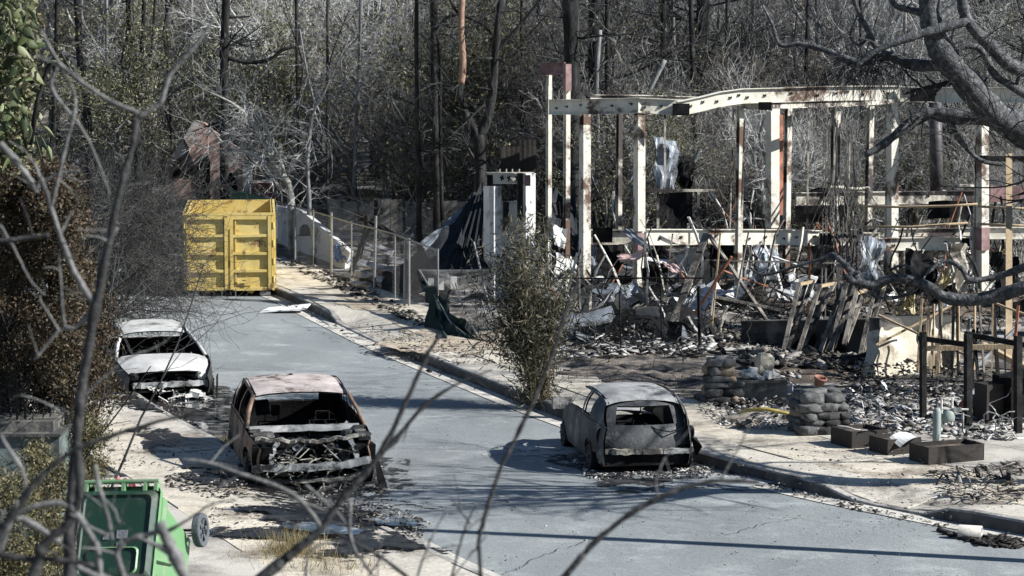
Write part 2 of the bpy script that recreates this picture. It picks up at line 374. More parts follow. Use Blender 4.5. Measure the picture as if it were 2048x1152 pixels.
# tar seams and cracks in the road
M['crack'] = mat('tar_crack', [g(.03), g(.05)], 5, rough=.8, bump=0)
for k, pts in enumerate(([(930,655),(965,662),(1000,672)],[(560,640),(640,665),(720,690),(745,700)],[(860,690),(905,712),(960,728),(1000,738)],[(1010,1152),(1090,1112),(1180,1085)],[(1450,1075),(1530,1050),(1600,1040)],[(880,880),(980,900),(1090,905)])):
    q = [G(x, y, 0) for x, y in pts]; mb = MB(); L_ = []; rng = random.Random(k)
    for a_, b_ in zip(q, q[1:]):
        for i in range(12): L_.append(a_.lerp(b_, i/12) + V((rng.gauss(0,.03), rng.gauss(0,.03), .030)))
    w_ = .007
    mb.grid([[p-V((w_,0,0)), p+V((w_,0,0))] for p in L_]); mk('road_crack', mb, M['crack'], kind='structure')
# ================================================================ BURNT CARS
M['car_white'] = two('burnt_white_paint', [(.30,.30,.29), (.46,.46,.45), (.58,.575,.56)], 1.8, (.10,.095,.09), 1.5, (.57,.70), rough=.55, bump=.15, bscale=14)
M['car_soot'] = two('sooted_steel', [g(.015), (.035,.034,.033), (.085,.082,.08)], 2.2, (.20,.18,.15), 2.5, (.6,.72), rough=.65, bump=.35, bscale=20)
M['car_rust'] = two('burnt_rusty_steel', [(.10,.07,.05), (.22,.14,.095), (.33,.25,.19)], 2.4, (.03,.027,.025), 2.0, (.55,.66), rough=.75, bump=.3, bscale=20)
M['car_roof_pink'] = two('ashen_pinkish_steel', [(.27,.22,.20), (.42,.36,.335), (.54,.49,.47)], 2.2, (.09,.065,.05), 1.8, (.57,.68), rough=.7, bump=.2, bscale=14)
M['car_grey'] = two('burnt_grey_steel', [(.022,.024,.027), (.05,.053,.058), (.12,.122,.125)], 1.6, (.26,.25,.22), 1.9, (.60,.72), rough=.6, bump=.3, bscale=18)
M['car_roof_grey'] = two('ashen_grey_steel', [(.24,.245,.245), (.40,.40,.39)], 1.6, (.08,.08,.08), 1.9, (.56,.68), rough=.6, bump=.2, bscale=18)
M['car_roof_grey2'] = two('ashen_tan_steel', [(.22,.21,.18), (.40,.38,.33)], 3, (.05,.045,.04), 3.2, (.52,.62), rough=.7, bump=.3)
M['alu'] = two('scorched_aluminium', [(.22,.23,.235), (.44,.445,.44)], 3, g(.05), 3.5, (.52,.62), rough=.55, metal=.2, bump=.2)
M['ash'] = mat('white_ash', [(.32,.31,.30), (.62,.61,.58), (.75,.74,.71)], 9, bump=.9, bscale=40, rough=.95)
M['rim'] = mat('sooted_rim', [g(.05), g(.16)], 8, rough=.6, metal=.4)

def wheel(parent, x, y, r, sgn):
    mb = MB(); A = V((0, sgn, 0)); c = V((x, y, r))
    mb.lathe([(r*.98,-.09),(r*.98,.07),(r*.84,.09),(r*.84,-.09)], c, 18, A)
    t = mk('wheel', mb, M['black'], parent, local=True)
    mb = MB(); mb.lathe([(r*.83,.085),(r*.76,.09),(r*.72,.05),(.05,.06),(0.001,.075)], c, 18, A)
    for k in range(7):
        a = k*2*math.pi/7
        mb.bar(c + A*.07 + V((math.cos(a)*.05, 0, math.sin(a)*.05)), c + A*.085 + V((math.cos(a)*r*.78, 0, math.sin(a)*r*.78)), .045, .03)
    mk('rim', mb, M['rim'], t, local=True)

def build_car(name, loc, rz, p, label):
    C = thing(name, loc, label, 'car', rotz=rz); C.scale = p['scale']
    W, belt, sill = p['W'], p['belt'], p['sill']
    xe0, xe1 = belt[0][0], belt[-1][0]
    def yw(x, z):                       # half width at x, z
        e = max(0, (x-p['tf'])/(xe1-p['tf'])) if x > p['tf'] else max(0, (p['tr']-x)/(p['tr']-xe0))
        t = (z-sill)/(lerp(belt, x)-sill+1e-6)
        return W*(1 - p.get('te',.13)*e**2.2) - .055*(1-math.sin(min(1,max(0,t))*math.pi*.78+.35))
    def zb(x):
        z = sill
        for xc, zc, r in p['arch']:
            if abs(x-xc) < r: z = max(z, zc + math.sqrt(r*r-(x-xc)**2))
        return z
    for s in (1, -1):
        for nm, x0, x1, m in p['panels']:
            n = max(6, int((x1-x0)/.055)); rows = []
            for i in range(n+1):
                x = x0 + (x1-x0)*i/n; b0, t0 = zb(x), lerp(belt, x); b0 = min(b0, t0-.02)
                rows.append([V((x, s*(yw(x, b0+(t0-b0)*q/8) + .006*noise.noise(V((x*5, q, s)))), b0+(t0-b0)*q/8)) for q in range(9)])
            if s < 0: rows = rows[::-1]
            mb = MB(); mb.grid(rows)
            pn = mk(nm, mb, m, C, smooth=True, local=True)
            inner = MB(); inner.grid([[q - V((0, s*.025, 0)) for q in r] for r in rows][::-1]); mk('inner_skin', inner, M['black'], pn, smooth=True, local=True)
        # pillars, roof rail and window surrounds: one skin from waistline to roof edge with the window openings left out
        cols = p['house']; fine = []
        for (xb, xt, zt, yt, win), (xb2, xt2, zt2, yt2, _) in zip(cols, cols[1:]):
            k = max(1, int(abs(xb2-xb)/.09))
            for i in range(k): t = i/k; fine.append((xb+(xb2-xb)*t, xt+(xt2-xt)*t, zt+(zt2-zt)*t, yt+(yt2-yt)*t, win))
        fine.append((*cols[-1][:4], 0)); rows = []
        for xb, xt, zt, yt, _ in fine:
            zb_ = lerp(belt, xb); yb = yw(xb, zb_) - .012
            rows.append([V((xb+(xt-xb)*v/12, s*(yb+(yt-yb)*v/12 + .035*math.sin(math.pi*v/12) + .005*noise.noise(V((xb*6, v, s)))), zb_+(zt-zb_)*v/12 + .01*math.sin(math.pi*v/12))) for v in range(13)])
        sk_ = lambda i, j: fine[i][4] and 1 <= j <= 10
        mb = MB(); n_ = len(rows)
        if s > 0: mb.grid(rows, sk_)
        else: mb.grid(rows[::-1], lambda i, j: sk_(n_-2-i, j))
        gh = mk('window_frame', mb, p['mpillar'], C, local=True, smooth=True)
        inner = MB(); inner.grid([[q - V((0, s*.04, .0)) for q in r] for r in rows], sk_); mk('inner_skin', inner, M['black'], gh, local=True, smooth=True)
        for xc, zc, r in p['arch']: wheel(C, xc, s*(W-.10), p['wr'], s)
    if 'apil' in p:
        for s in (1, -1): mk('windscreen_pillar', MB().tube([V((a, s*b, c)) for a, b, c in p['apil']], .032, 6), p['mpillar'], C, local=True, smooth=True)
    # roof: rows front to back
    def shell(nm, prof, m, crown, nv=10, drop=.03, skip=None, bulge=.0):
        rows = []
        for (x, z, hw) in prof:
            r = []
            for j in range(nv+1):
                u = -1 + 2*j/nv
                r.append(V((x - bulge*u*u, u*hw, z + crown*(1-u*u) - drop*abs(u)**6 + .005*noise.noise(V((x*4, u*4, z))))))
            rows.append(r)
        mb = MB(); mb.grid(rows, skip); o = mk(nm, mb, m, C, smooth=True, local=True)
        inner = MB(); inner.grid([[q - V((-.015 if q.x < -1.2 else 0,0,.025)) for q in r][::-1] for r in rows], (lambda i, j: skip(i, nv-1-j)) if skip else None); mk('inner_skin', inner, M['black'], o, smooth=True, local=True)
        return o
    shell('roof', p['roof'], p['mroof'], p['crown'])
    if 'hood' in p: shell('hood', p['hood'], p['mroof'], .05, bulge=.14, drop=.04)
    for nm, prof, m, skip, bl in p.get('shells', []): shell(nm, prof, m, .0, nv=12, drop=0, skip=skip, bulge=bl)
    # floor pan, firewall, inner structure
    mb = MB(); mb.box(((xe0+xe1)/2, 0, sill+.04), (xe1-xe0-.5, 2*W-.24, .05)); mb.box((p['cowl'][0]+.05, 0, (sill+p['cowl'][1])/2), (.05, 2*W-.3, p['cowl'][1]-sill-.02))
    mk('floor_pan', mb, M['black'], C, local=True)
    cx, cz = p['cowl']
    mb = MB(); mb.tube([(cx-.22, -W+.15, cz-.1), (cx-.22, W-.15, cz-.1)], .03, 6)
    mb.tube([(cx-.2, .35, cz-.1), (cx-.5, .35, cz+.0)], .02, 5)
    ring = [V((cx-.5 + .07*math.sin(a)*.4, .35+.17*math.cos(a), cz+.17*math.sin(a))) for a in [k*math.pi/8 for k in range(17)]]
    mb.tube(ring, .012, 4, cap=False); mk('steering_wheel', mb, M['black'], C, local=True)
    for (sx, sy) in p['seats']:
        mb = MB(); z0 = sill+.12
        mb.tube([(sx+.35, sy-.2, z0), (sx, sy-.22, z0+.05), (sx-.2, sy-.2, z0+.55), (sx-.2, sy+.2, z0+.55), (sx, sy+.22, z0+.05), (sx+.35, sy+.2, z0)], .018, 5)
        for k in range(5): mb.tube([(sx-.04*k, sy-.2, z0+.1+.09*k), (sx-.04*k, sy+.2, z0+.1+.09*k)], .007, 4)
        mb.tube([(sx-.2, sy-.1, z0+.55), (sx-.23, sy-.1, z0+.72), (sx-.23, sy+.1, z0+.72), (sx-.2, sy+.1, z0+.55)], .012, 4)
        mk('seat', mb, M['black'], C, local=True)
    return C

def rag(mb, pts, w, h, amp, seed):       # ragged, buckled metal member through the points
    q = []; P_ = [V(p) for p in pts]
    for a_, b_ in zip(P_, P_[1:]):
        for i in range(6): q.append(a_.lerp(b_, i/6))
    q.append(P_[-1]); rows = []
    for i, p_ in enumerate(q):
        j = V((noise.noise(V((i*.5, seed, 1))), noise.noise(V((i*.5, seed, 5)))*.6, noise.noise(V((i*.5, seed, 9)))))*amp*2
        d = (q[min(i+1,len(q)-1)]-q[max(i-1,0)]).normalized(); a1 = d.cross(V((0,0,1)) if abs(d.z) < .9 else V((0,1,0))).normalized(); b1 = a1.cross(d); ww = w*(1+.5*noise.noise(V((i*.8, seed, 3)))); hh = h*(1+.5*noise.noise(V((i*.8, seed, 7))))
        rows.append([p_+j+a1*x*ww/2+b1*y*hh/2 for x, y in ((-1,-1),(1,-1),(1,1),(-1,1),(-1,-1))])
    mb.grid(rows); mb.add(rows[0][:4], [(0,1,2,3)]); mb.add(rows[-1][:4], [(3,2,1,0)]); return mb
def wires(mb, c, r, rng, n=12):          # burnt hoses and wires
    for _ in range(n):
        p_ = V(c)+V((rng.uniform(-1,1)*r[0], rng.uniform(-1,1)*r[1], rng.uniform(-1,1)*r[2])); pts = [p_]
        for k in range(5): pts.append(pts[-1]+V((rng.gauss(0,.07), rng.gauss(0,.10), rng.gauss(-.02,.07))))
        mb.tube(pts, rng.uniform(.006,.018), 4)
def lump(mb, c, r, rng, n=7):           # lumpy block of melted machinery
    for _ in range(n):
        q = V(c) + V((rng.uniform(-1,1)*r[0], rng.uniform(-1,1)*r[1], rng.uniform(-1,1)*r[2]))
        mb.box(q, (rng.uniform(.05,.2), rng.uniform(.05,.22), rng.uniform(.04,.16)), rot(rng.uniform(-.4,.4), rng.uniform(-.4,.4), rng.uniform(0,3)))

# ---- white saloon
a = rad(15); h = V((math.sin(a), -math.cos(a), 0)); c0 = G(338, 806) - h*2.2
belt = [(-2.28,.86),(-1.9,.95),(-1.0,.95),(0.2,.93),(.95,.90),(1.5,.82),(1.95,.70),(2.16,.60)]
sedan = dict(apil=[(1.05,.80,.905),(.6,.72,1.12),(.15,.605,1.315)], scale=(1.04,1.08,.85), W=.89, belt=belt, sill=.20, tf=1.0, tr=-1.2, te=.2, arch=[(1.38,.26,.36),(-1.33,.26,.36)], wr=.26, cowl=(.95,.90), crown=.045,
    panels=[('fender',.98,2.16,M['car_soot']),('door',-.12,.965,M['car_soot']),('door',-1.02,-.135,M['car_soot']),('quarter_panel',-2.28,-1.035,M['car_white'])],
    house=[(1.04,.15,1.315,.60,0),(.92,.06,1.335,.60,1),(-.08,-.10,1.37,.605,0),(-.20,-.20,1.38,.605,1),(-.98,-.92,1.42,.60,0),(-1.12,-1.02,1.42,.60,1),(-1.30,-1.12,1.42,.60,0),(-1.78,-1.18,1.41,.60,0)],
    mpillar=M['car_white'], mroof=M['car_white'], roof=[(.14,1.31,.60),(.02,1.345,.61),(-.4,1.40,.615),(-.85,1.43,.61),(-1.15,1.42,.60)],
    hood=[(1.0,.905,.76),(1.1,.91,.79),(1.45,.875,.80),(1.75,.81,.77),(1.98,.72,.72),(2.06,.665,.69)],
    shells=[('boot_lid',[(-1.72,.955,.70),(-1.95,.965,.74),(-2.22,.90,.72),(-2.28,.6,.70),(-2.3,.4,.7)],M['car_white'],None,0)],
    seats=[(.1,.36),(.1,-.36),(-.75,0)])
C = build_car('burnt_saloon_car', c0, math.atan2(h.y, h.x), sedan, 'burnt out white saloon car beside the puddle with bonnet still closed')
rng = random.Random(4); L_ = dict(local=True)
mk('bumper_beam', rag(MB(), [(2.06,-.62,.40),(2.14,-.2,.42),(2.14,.3,.43),(2.06,.66,.43)], .07, .12, .008, 3), M['alu'], C, **L_)
mb = MB().box((1.9,0,.35),(.06,1.3,.07)).box((1.92,0,.6),(.05,1.3,.05))
for y in (-.6,-.2,.2,.6): mb.box((1.93,y,.48),(.03,.05,.3))
mk('radiator_support', mb, M['black'], C, **L_)
mb = MB(); lump(mb, (1.5,0,.45), (.35,.5,.16), rng, 34); wires(mb, (1.95,0,.45), (.08,.6,.12), rng, 24); mk('engine', mb, M['black'], C, **L_)
mb = MB(); wires(mb, (2.08,.2,.2), (.1,.5,.1), rng, 18); lump(mb, (2.1,.5,.16), (.08,.2,.06), rng, 5); mk('melted_plastic', mb, M['ash'], C, kind='stuff', **L_)
for s in (1,-1):
    mb = MB(); mb.lathe([(.001,.02),(.06,.03),(.10,.0),(.11,-.06)], (1.98,.62*s,.58), 10, V((1,.3*s,.1))); mk('headlight', mb, M['ash'] if s > 0 else M['black'], C, **L_)
mk('fender_liner', MB().slab([(2.1,.86,.55),(1.95,.9,.6),(1.9,.9,.1),(2.0,.87,.08)], (0,-.02,0)), M['black'], C, **L_)
mk('mirror_stub', MB().box((.85,-.9,.95),(.1,.14,.08)), M['black'], C, **L_)
mb = MB()
for k in range(9): mb.box((1.95+.12*k%.3, -.6+.15*k, .80-.1*(k%2)), (.03,.02,.06))
# ---- SUV without bonnet
a = rad(11.5); h = V((math.sin(a), -math.cos(a), 0)); c0 = G(630, 984) - h*2.15
belt = [(-1.9,.98),(-1.6,1.03),(0,1.02),(.85,1.0),(1.3,.97),(1.8,.90),(2.08,.80)]
def suv_rear(i, j): return 1 <= i <= 2 and 2 <= j <= 9
suv = dict(apil=[(1.02,.86,1.0),(.7,.80,1.24),(.37,.70,1.50)], scale=(1.04,1.08,.85), W=.92, belt=belt, sill=.24, tf=1.1, tr=-1.1, te=.14, arch=[(1.35,.30,.42),(-1.22,.30,.38)], wr=.30, cowl=(.92,1.0), crown=.04,
    panels=[('fender',.93,2.08,M['car_rust']),('door',-.12,.915,M['car_rust']),('door',-1.0,-.135,M['car_rust']),('quarter_panel',-1.9,-1.015,M['car_rust'])],
    house=[(1.02,.37,1.505,.695,0),(.90,.27,1.53,.70,1),(-.06,-.08,1.585,.705,0),(-.18,-.18,1.59,.705,1),(-.90,-.74,1.61,.70,0),(-1.02,-.84,1.61,.70,1),(-1.42,-1.02,1.60,.70,0),(-1.88,-1.22,1.58,.69,0)],
    mpillar=M['car_rust'], mroof=M['car_roof_pink'], roof=[(.36,1.50,.70),(.2,1.54,.71),(-.3,1.60,.71),(-.8,1.62,.71),(-1.22,1.59,.70)],
    shells=[('tailgate',[(-1.23,1.58,.70),(-1.32,1.50,.71),(-1.58,1.2,.75),(-1.8,1.02,.79),(-1.9,.7,.80),(-1.88,.4,.80)],M['car_soot'],suv_rear,-.08)],
    seats=[(.1,.38),(.1,-.38)])
C = build_car('burnt_sport_utility_car', c0, math.atan2(h.y, h.x), suv, 'burnt rusty utility car with its engine bay open and front stripped bare')
mb = MB(); mb.grid([[V((.92+dx, y, 1.0+dz+.015*noise.noise(V((y*6,dx*9,0))))) for y in [-.82+.1*k for k in range(17)]] for dx, dz in ((0,.02),(.07,.03),(.13,.0),(.15,-.08))]); mk('cowl', mb, M['car_roof_grey'], C, smooth=True, **L_)
mk('bumper_beam', rag(MB(), [(2.0,-.88,.45),(2.12,-.6,.47),(2.16,-.1,.47),(2.14,.4,.49),(2.04,.80,.56)], .06, .13, .012, 2), M['alu'], C, **L_)
mk('lower_crossmember', rag(MB(), [(1.98,-.66,.19),(2.04,0,.21),(2.04,.5,.24),(1.95,.72,.32)], .1, .06, .02, 4), M['car_roof_grey2'], C, **L_)
mk('bonnet_slam_panel', rag(MB(), [(1.90,-.82,.97),(1.96,-.4,.93),(1.99,0,.91),(1.95,.4,.95),(1.86,.82,1.0)], .11, .05, .03, 6), M['car_roof_grey2'], C, **L_)
for s in (1,-1):
    mk('radiator_upright', rag(MB(), [(1.97,s*.52,.92),(1.99,s*.60,.7),(2.04,s*.62,.46)],.07,.07,.02,s+9), M['alu'], C, **L_)
    mk('brace_rod', MB().tube([(2.0,s*.12,.86),(2.03,s*.40,.5)],.013,5), M['alu'], C, **L_)
    mk('fender_inner', rag(MB(), [(1.0,s*.76,.97),(1.5,s*.74,.95),(1.93,s*.74,.92)],.16,.05,.03,s+3), M['car_soot'], C, **L_)
    mb = MB(); mb.lathe([(.001,.05),(.1,.04),(.13,-.05)], (1.25,s*.6,.92), 10); mk('strut_tower', mb, M['car_soot'], C, **L_)
    mb = MB(); mb.lathe([(.03,.02),(.065,.02),(.065,-.03)], (1.95,s*.24,.80), 12, V((1,0,0))); mk('pulley', mb, M['alu'], C, **L_)
mb = MB(); rng = random.Random(8); lump(mb, (1.45,0,.62), (.34,.60,.24), rng, 110); wires(mb, (1.75,0,.65), (.15,.6,.2), rng, 40); mk('engine', mb, M['black'], C, **L_)
mb = MB(); lump(mb, (1.75,.45,.6), (.1,.14,.15), rng, 6); mk('melted_battery', mb, M['alu'], C, **L_)
mb = MB(); lump(mb, (1.75,-.4,.7), (.08,.1,.12), rng, 5); mk('melted_casting', mb, M['alu'], C, **L_)
mb = MB(); mb.tube([(1.9,-.72,.85),(1.95,-.62,.7),(1.9,-.55,.55)], .025, 5); mk('hose', mb, M['alu'], C, **L_)
mb = MB(); wires(mb, (1.98,0,.62), (.06,.62,.18), rng, 26); wires(mb, (2.05,0,.2), (.06,.6,.1), rng, 16); mk('burnt_wiring', mb, M['car_roof_grey2'], C, kind='stuff', **L_)
mk('fender_liner', MB().slab([(2.1,.86,.5),(2.06,.92,.54),(2.15,1.04,.02),(2.2,.9,.02)], (-.03,0,0)), M['black'], C, **L_)
for s in (1,-1): mk('headlight_void', MB().box((1.90,s*.72,.66),(.2,.30,.34), rot(0,.1,.15*s)), M['black'], C, **L_)
mk('roof_clip', MB().box((-1.0,-.2,1.62),(.08,.06,.05)).box((-1.0,-.02,1.62),(.06,.12,.06), rot(.4,0,.3)), M['black'], C, **L_)
mk('rear_headrest', MB().box((-.8,-.45,1.06),(.12,.2,.28), rot(.1,0,.1)).box((-.8,-.25,1.0),(.1,.12,.2)), M['black'], C, **L_)
# ---- small hatchback
a = rad(9); h = V((-math.sin(a), math.cos(a), 0)); c0 = G(1292, 949) + h*1.72
belt = [(-1.70,.86),(-1.4,.93),(-.6,.94),(.3,.92),(.8,.88),(1.3,.78),(1.7,.6)]
def hatch_win(i, j): return 2 <= i <= 4 and 2 <= j <= 9
hb = dict(scale=(1.05,1.05,.88), W=.80, belt=belt, sill=.19, tf=.7, tr=-.9, te=.16, arch=[(1.15,.25,.33),(-1.12,.25,.34)], wr=.26, cowl=(.85,.66), crown=.05,
    panels=[('fender',.74,1.7,M['car_grey']),('door',-.42,.725,M['car_grey']),('quarter_panel',-1.70,-.435,M['car_grey'])],
    house=[(.92,.28,1.325,.565,0),(.80,.20,1.35,.57,1),(-.36,-.36,1.38,.58,0),(-.48,-.48,1.38,.58,1),(-.98,-.98,1.365,.58,0),(-1.2,-1.12,1.35,.58,0),(-1.66,-1.38,1.275,.56,0)],
    mpillar=M['car_grey'], mroof=M['car_roof_grey'], roof=[(.28,1.325,.56),(.1,1.365,.575),(-.4,1.385,.585),(-.9,1.375,.585),(-1.25,1.33,.58),(-1.40,1.27,.565)],
    hood=[(.9,.70,.62),(1.2,.70,.62),(1.5,.66,.58),(1.68,.58,.5)],
    shells=[('tailgate',[(-1.36,1.335,.55),(-1.43,1.27,.575),(-1.475,1.22,.60),(-1.52,1.12,.635),(-1.57,1.0,.66),(-1.615,.90,.685),(-1.65,.80,.70),(-1.675,.68,.72),(-1.69,.56,.735),(-1.68,.47,.735)],M['car_grey'],hatch_win,-.17)],
    seats=[(.05,-.32)])
C = build_car('burnt_hatchback_car', c0, math.atan2(h.y, h.x), hb, 'small burnt grey hatchback parked at the kerb with its tail to the viewer')
mk('bumper_beam', rag(MB(), [(-1.56,.70,.43),(-1.66,.4,.43),(-1.67,0,.43),(-1.66,-.4,.42),(-1.56,-.72,.42)], .06, .10, .012, 5), M['car_roof_grey2'], C, **L_)
mk('bumper_patch', MB().box((-1.69,-.46,.425),(.02,.4,.09)), M['alu'], C, **L_)
mk('rear_valance', MB().box((-1.56,0,.34),(.1,1.36,.36)), M['black'], C, **L_)
for s in (1,-1):
    mb = MB(); pr = []
    for k in range(13): aa = 2*math.pi*k/12; pr.append(V((-1.545 - .035*math.sin(aa), s*(.705 - .055*math.cos(aa)), .72+.15*math.sin(aa))))
    mb.add([V((-1.50,s*.68,.72))]+pr, [(0,i+1,i+2) for i in range(12)])
    t = mk('tail_light_recess', mb, M['black'], C, **L_)
    mk('tail_light_rim', MB().tube(pr, .014, 5, cap=False), M['car_grey'], t, **L_)
mk('torn_bumper_corner', MB().slab([(-1.55,-.80,.64),(-1.62,-.72,.66),(-1.7,-.86,.5),(-1.62,-.88,.48),(-1.5,-.82,.30)], (.03,.02,0)), M['black'], C, **L_)
mk('window_seal', MB().tube([(-1.56,.02,.93),(-1.66,-.16,.82),(-1.71,-.36,.78),(-1.62,-.58,.84),(-1.58,-.6,1.0)], .012, 5), M['black'], C, **L_)
mk('rear_seat_back', MB().box((-.8,-.36,.9),(.06,.16,.5), rot(0,.12,0)), M['black'], C, **L_)
# ash and fallen scraps under and round each car
M['chips'] = mat('mixed_debris', [g(.012), g(.03), (.05,.045,.04), (.13,.11,.09), (.22,.20,.18), (.55,.53,.50)], 20, island=True, bump=.4, rough=.9)
M['chips_pale'] = mat('pale_debris', [g(.02), (.09,.08,.075), (.30,.28,.26), (.55,.54,.52), (.70,.69,.67)], 20, island=True, bump=.4, rough=.9)
M['chips_dark'] = mat('charred_debris', [g(.008), g(.02), (.035,.03,.028), (.09,.075,.06)], 20, island=True, bump=.4, rough=.8)
def chips(name, pts, zs, smin, smax, m, seed, kind='stuff', label=None, flat=.35, long_=1.8, cat=None):
    rng = np.random.default_rng(seed); n = len(pts); pts = np.asarray(pts, float)
    base = np.array([(x, y, z) for x in (-.5,.5) for y in (-.5,.5) for z in (-.5,.5)])
    s = rng.uniform(smin, smax, (n,1))*rng.uniform(.4, 1, (n,1)); d = np.concatenate([s*rng.uniform(.6, long_, (n,1)), s*rng.uniform(.4,1,(n,1)), s*rng.uniform(.1, flat, (n,1))], 1)
    vv = base[None]*d[:,None,:]; vv = vv + rng.normal(0, .12, vv.shape)*d[:,None,:]
    an = rng.uniform(-.45,.45,(n,2)); az = rng.uniform(0,6.28,n)
    c, s_ = np.cos(an[:,0])[:,None], np.sin(an[:,0])[:,None]; x, y, z = vv[...,0], vv[...,1], vv[...,2]
    y, z = y*c - z*s_, y*s_ + z*c
    c, s_ = np.cos(an[:,1])[:,None], np.sin(an[:,1])[:,None]; x, z = x*c + z*s_, -x*s_ + z*c
    c, s_ = np.cos(az)[:,None], np.sin(az)[:,None]; x, y = x*c - y*s_, x*s_ + y*c
    z0 = np.asarray(zs)[:,None] + d[:,2:3]*.3
    W_ = np.stack([x + pts[:,0:1], y + pts[:,1:2], z + z0], -1).reshape(-1,3)
    fq = np.array([(0,1,3,2),(4,6,7,5),(0,4,5,1),(2,3,7,6),(0,2,6,4),(1,5,7,3)])
    fa = (np.arange(n)[:,None,None]*8 + fq[None]).reshape(-1,4)
    return npmesh(name, W_, fa, m, kind=kind, label=label, cat=cat)
def scat(poly, n, seed, z=0, gz=True):  # random points in a photo-pixel polygon, dropped on the ground
    rng = random.Random(seed); out = []; zs = []
    x0, x1 = min(p[0] for p in poly), max(p[0] for p in poly); y0, y1 = min(p[1] for p in poly), max(p[1] for p in poly)
    def inside(x, y):
        r = False
        for (ax, ay), (bx, by) in zip(poly, poly[1:]+poly[:1]):
            if (ay > y) != (by > y) and x < (bx-ax)*(y-ay)/(by-ay)+ax: r = not r
        return r
    while len(out) < n:
        x, y = rng.uniform(x0, x1), rng.uniform(y0, y1)
        if inside(x, y): q = G(x, y, z); out.append((q.x, q.y)); zs.append(z)
    return out, zs
def debris(poly, n, seed, z, smin, smax, m='chips', nm='debris', **k):
    p, zs = scat(poly, n, seed, z)
    return chips(nm, p, zs, smin, smax, M[m], seed, **k)
debris([(330,950),(470,930),(500,985),(430,1000),(330,975)], 500, 11, .2, .015, .09, 'chips')
debris([(400,1000),(620,1020),(620,1070),(420,1060)], 260, 12, .2, .008, .04, 'chips_dark')
debris([(215,880),(460,900),(470,935),(240,940)], 180, 13, .2, .01, .05, 'chips_dark')
debris([(500,940),(760,925),(770,985),(600,1000),(480,985)], 900, 1, .03, .015, .09)
debris([(240,780),(440,775),(440,815),(250,830)], 600, 2, .03, .015, .09)
debris([(1120,905),(1200,948),(1430,930),(1420,955),(1180,960)], 500, 3, .035, .012, .07, 'chips_pale')
debris([(480,985),(760,1000),(860,1045),(840,1080),(700,1152),(520,1152),(470,1080),(620,1010)], 2600, 4, .06, .01, .07)
debris([(400,1080),(640,1060),(700,1110),(560,1120),(410,1105)], 1500, 5, .12, .01, .06, 'chips_dark')
debris([(230,820),(330,800),(460,900),(440,930),(300,860)], 900, 6, .05, .01, .06)
debris([(700,760),(2040,1100),(2040,1152),(900,1152),(800,1000)], 320, 7, .05, .006, .03)
debris([(760,1000),(1400,960),(1900,1090),(1300,1110)], 90, 8, .05, .01, .045)
debris([(1880,1062),(2040,1078),(2040,1096),(1960,1090)], 600, 9, .02, .02, .09, 'chips_dark', long_=5)
debris([(1420,930),(1640,990),(1900,1050),(1890,1058),(1640,1003),(1420,945)], 240, 10, .02, .02, .07)
# ================================================================ YELLOW ROLL-OFF CONTAINER
M['yellow'] = two('scuffed_yellow_paint', [(.46,.34,.095), (.55,.42,.14), (.62,.50,.22)], 1.3, (.20,.12,.055), 1.6, (.605,.67), rough=.5, bump=.12, bscale=5)
M['steel'] = mat('worn_steel', [g(.18), g(.36)], 6, rough=.45, metal=.6, bump=.15)
a = rad(5.5)
C = thing('yellow_roll_off_container', G(459, 594), 'yellow steel roll-off container with ribbed double doors standing in the road', 'container', rotz=-0+a)
C.scale = (1, 1, .87)
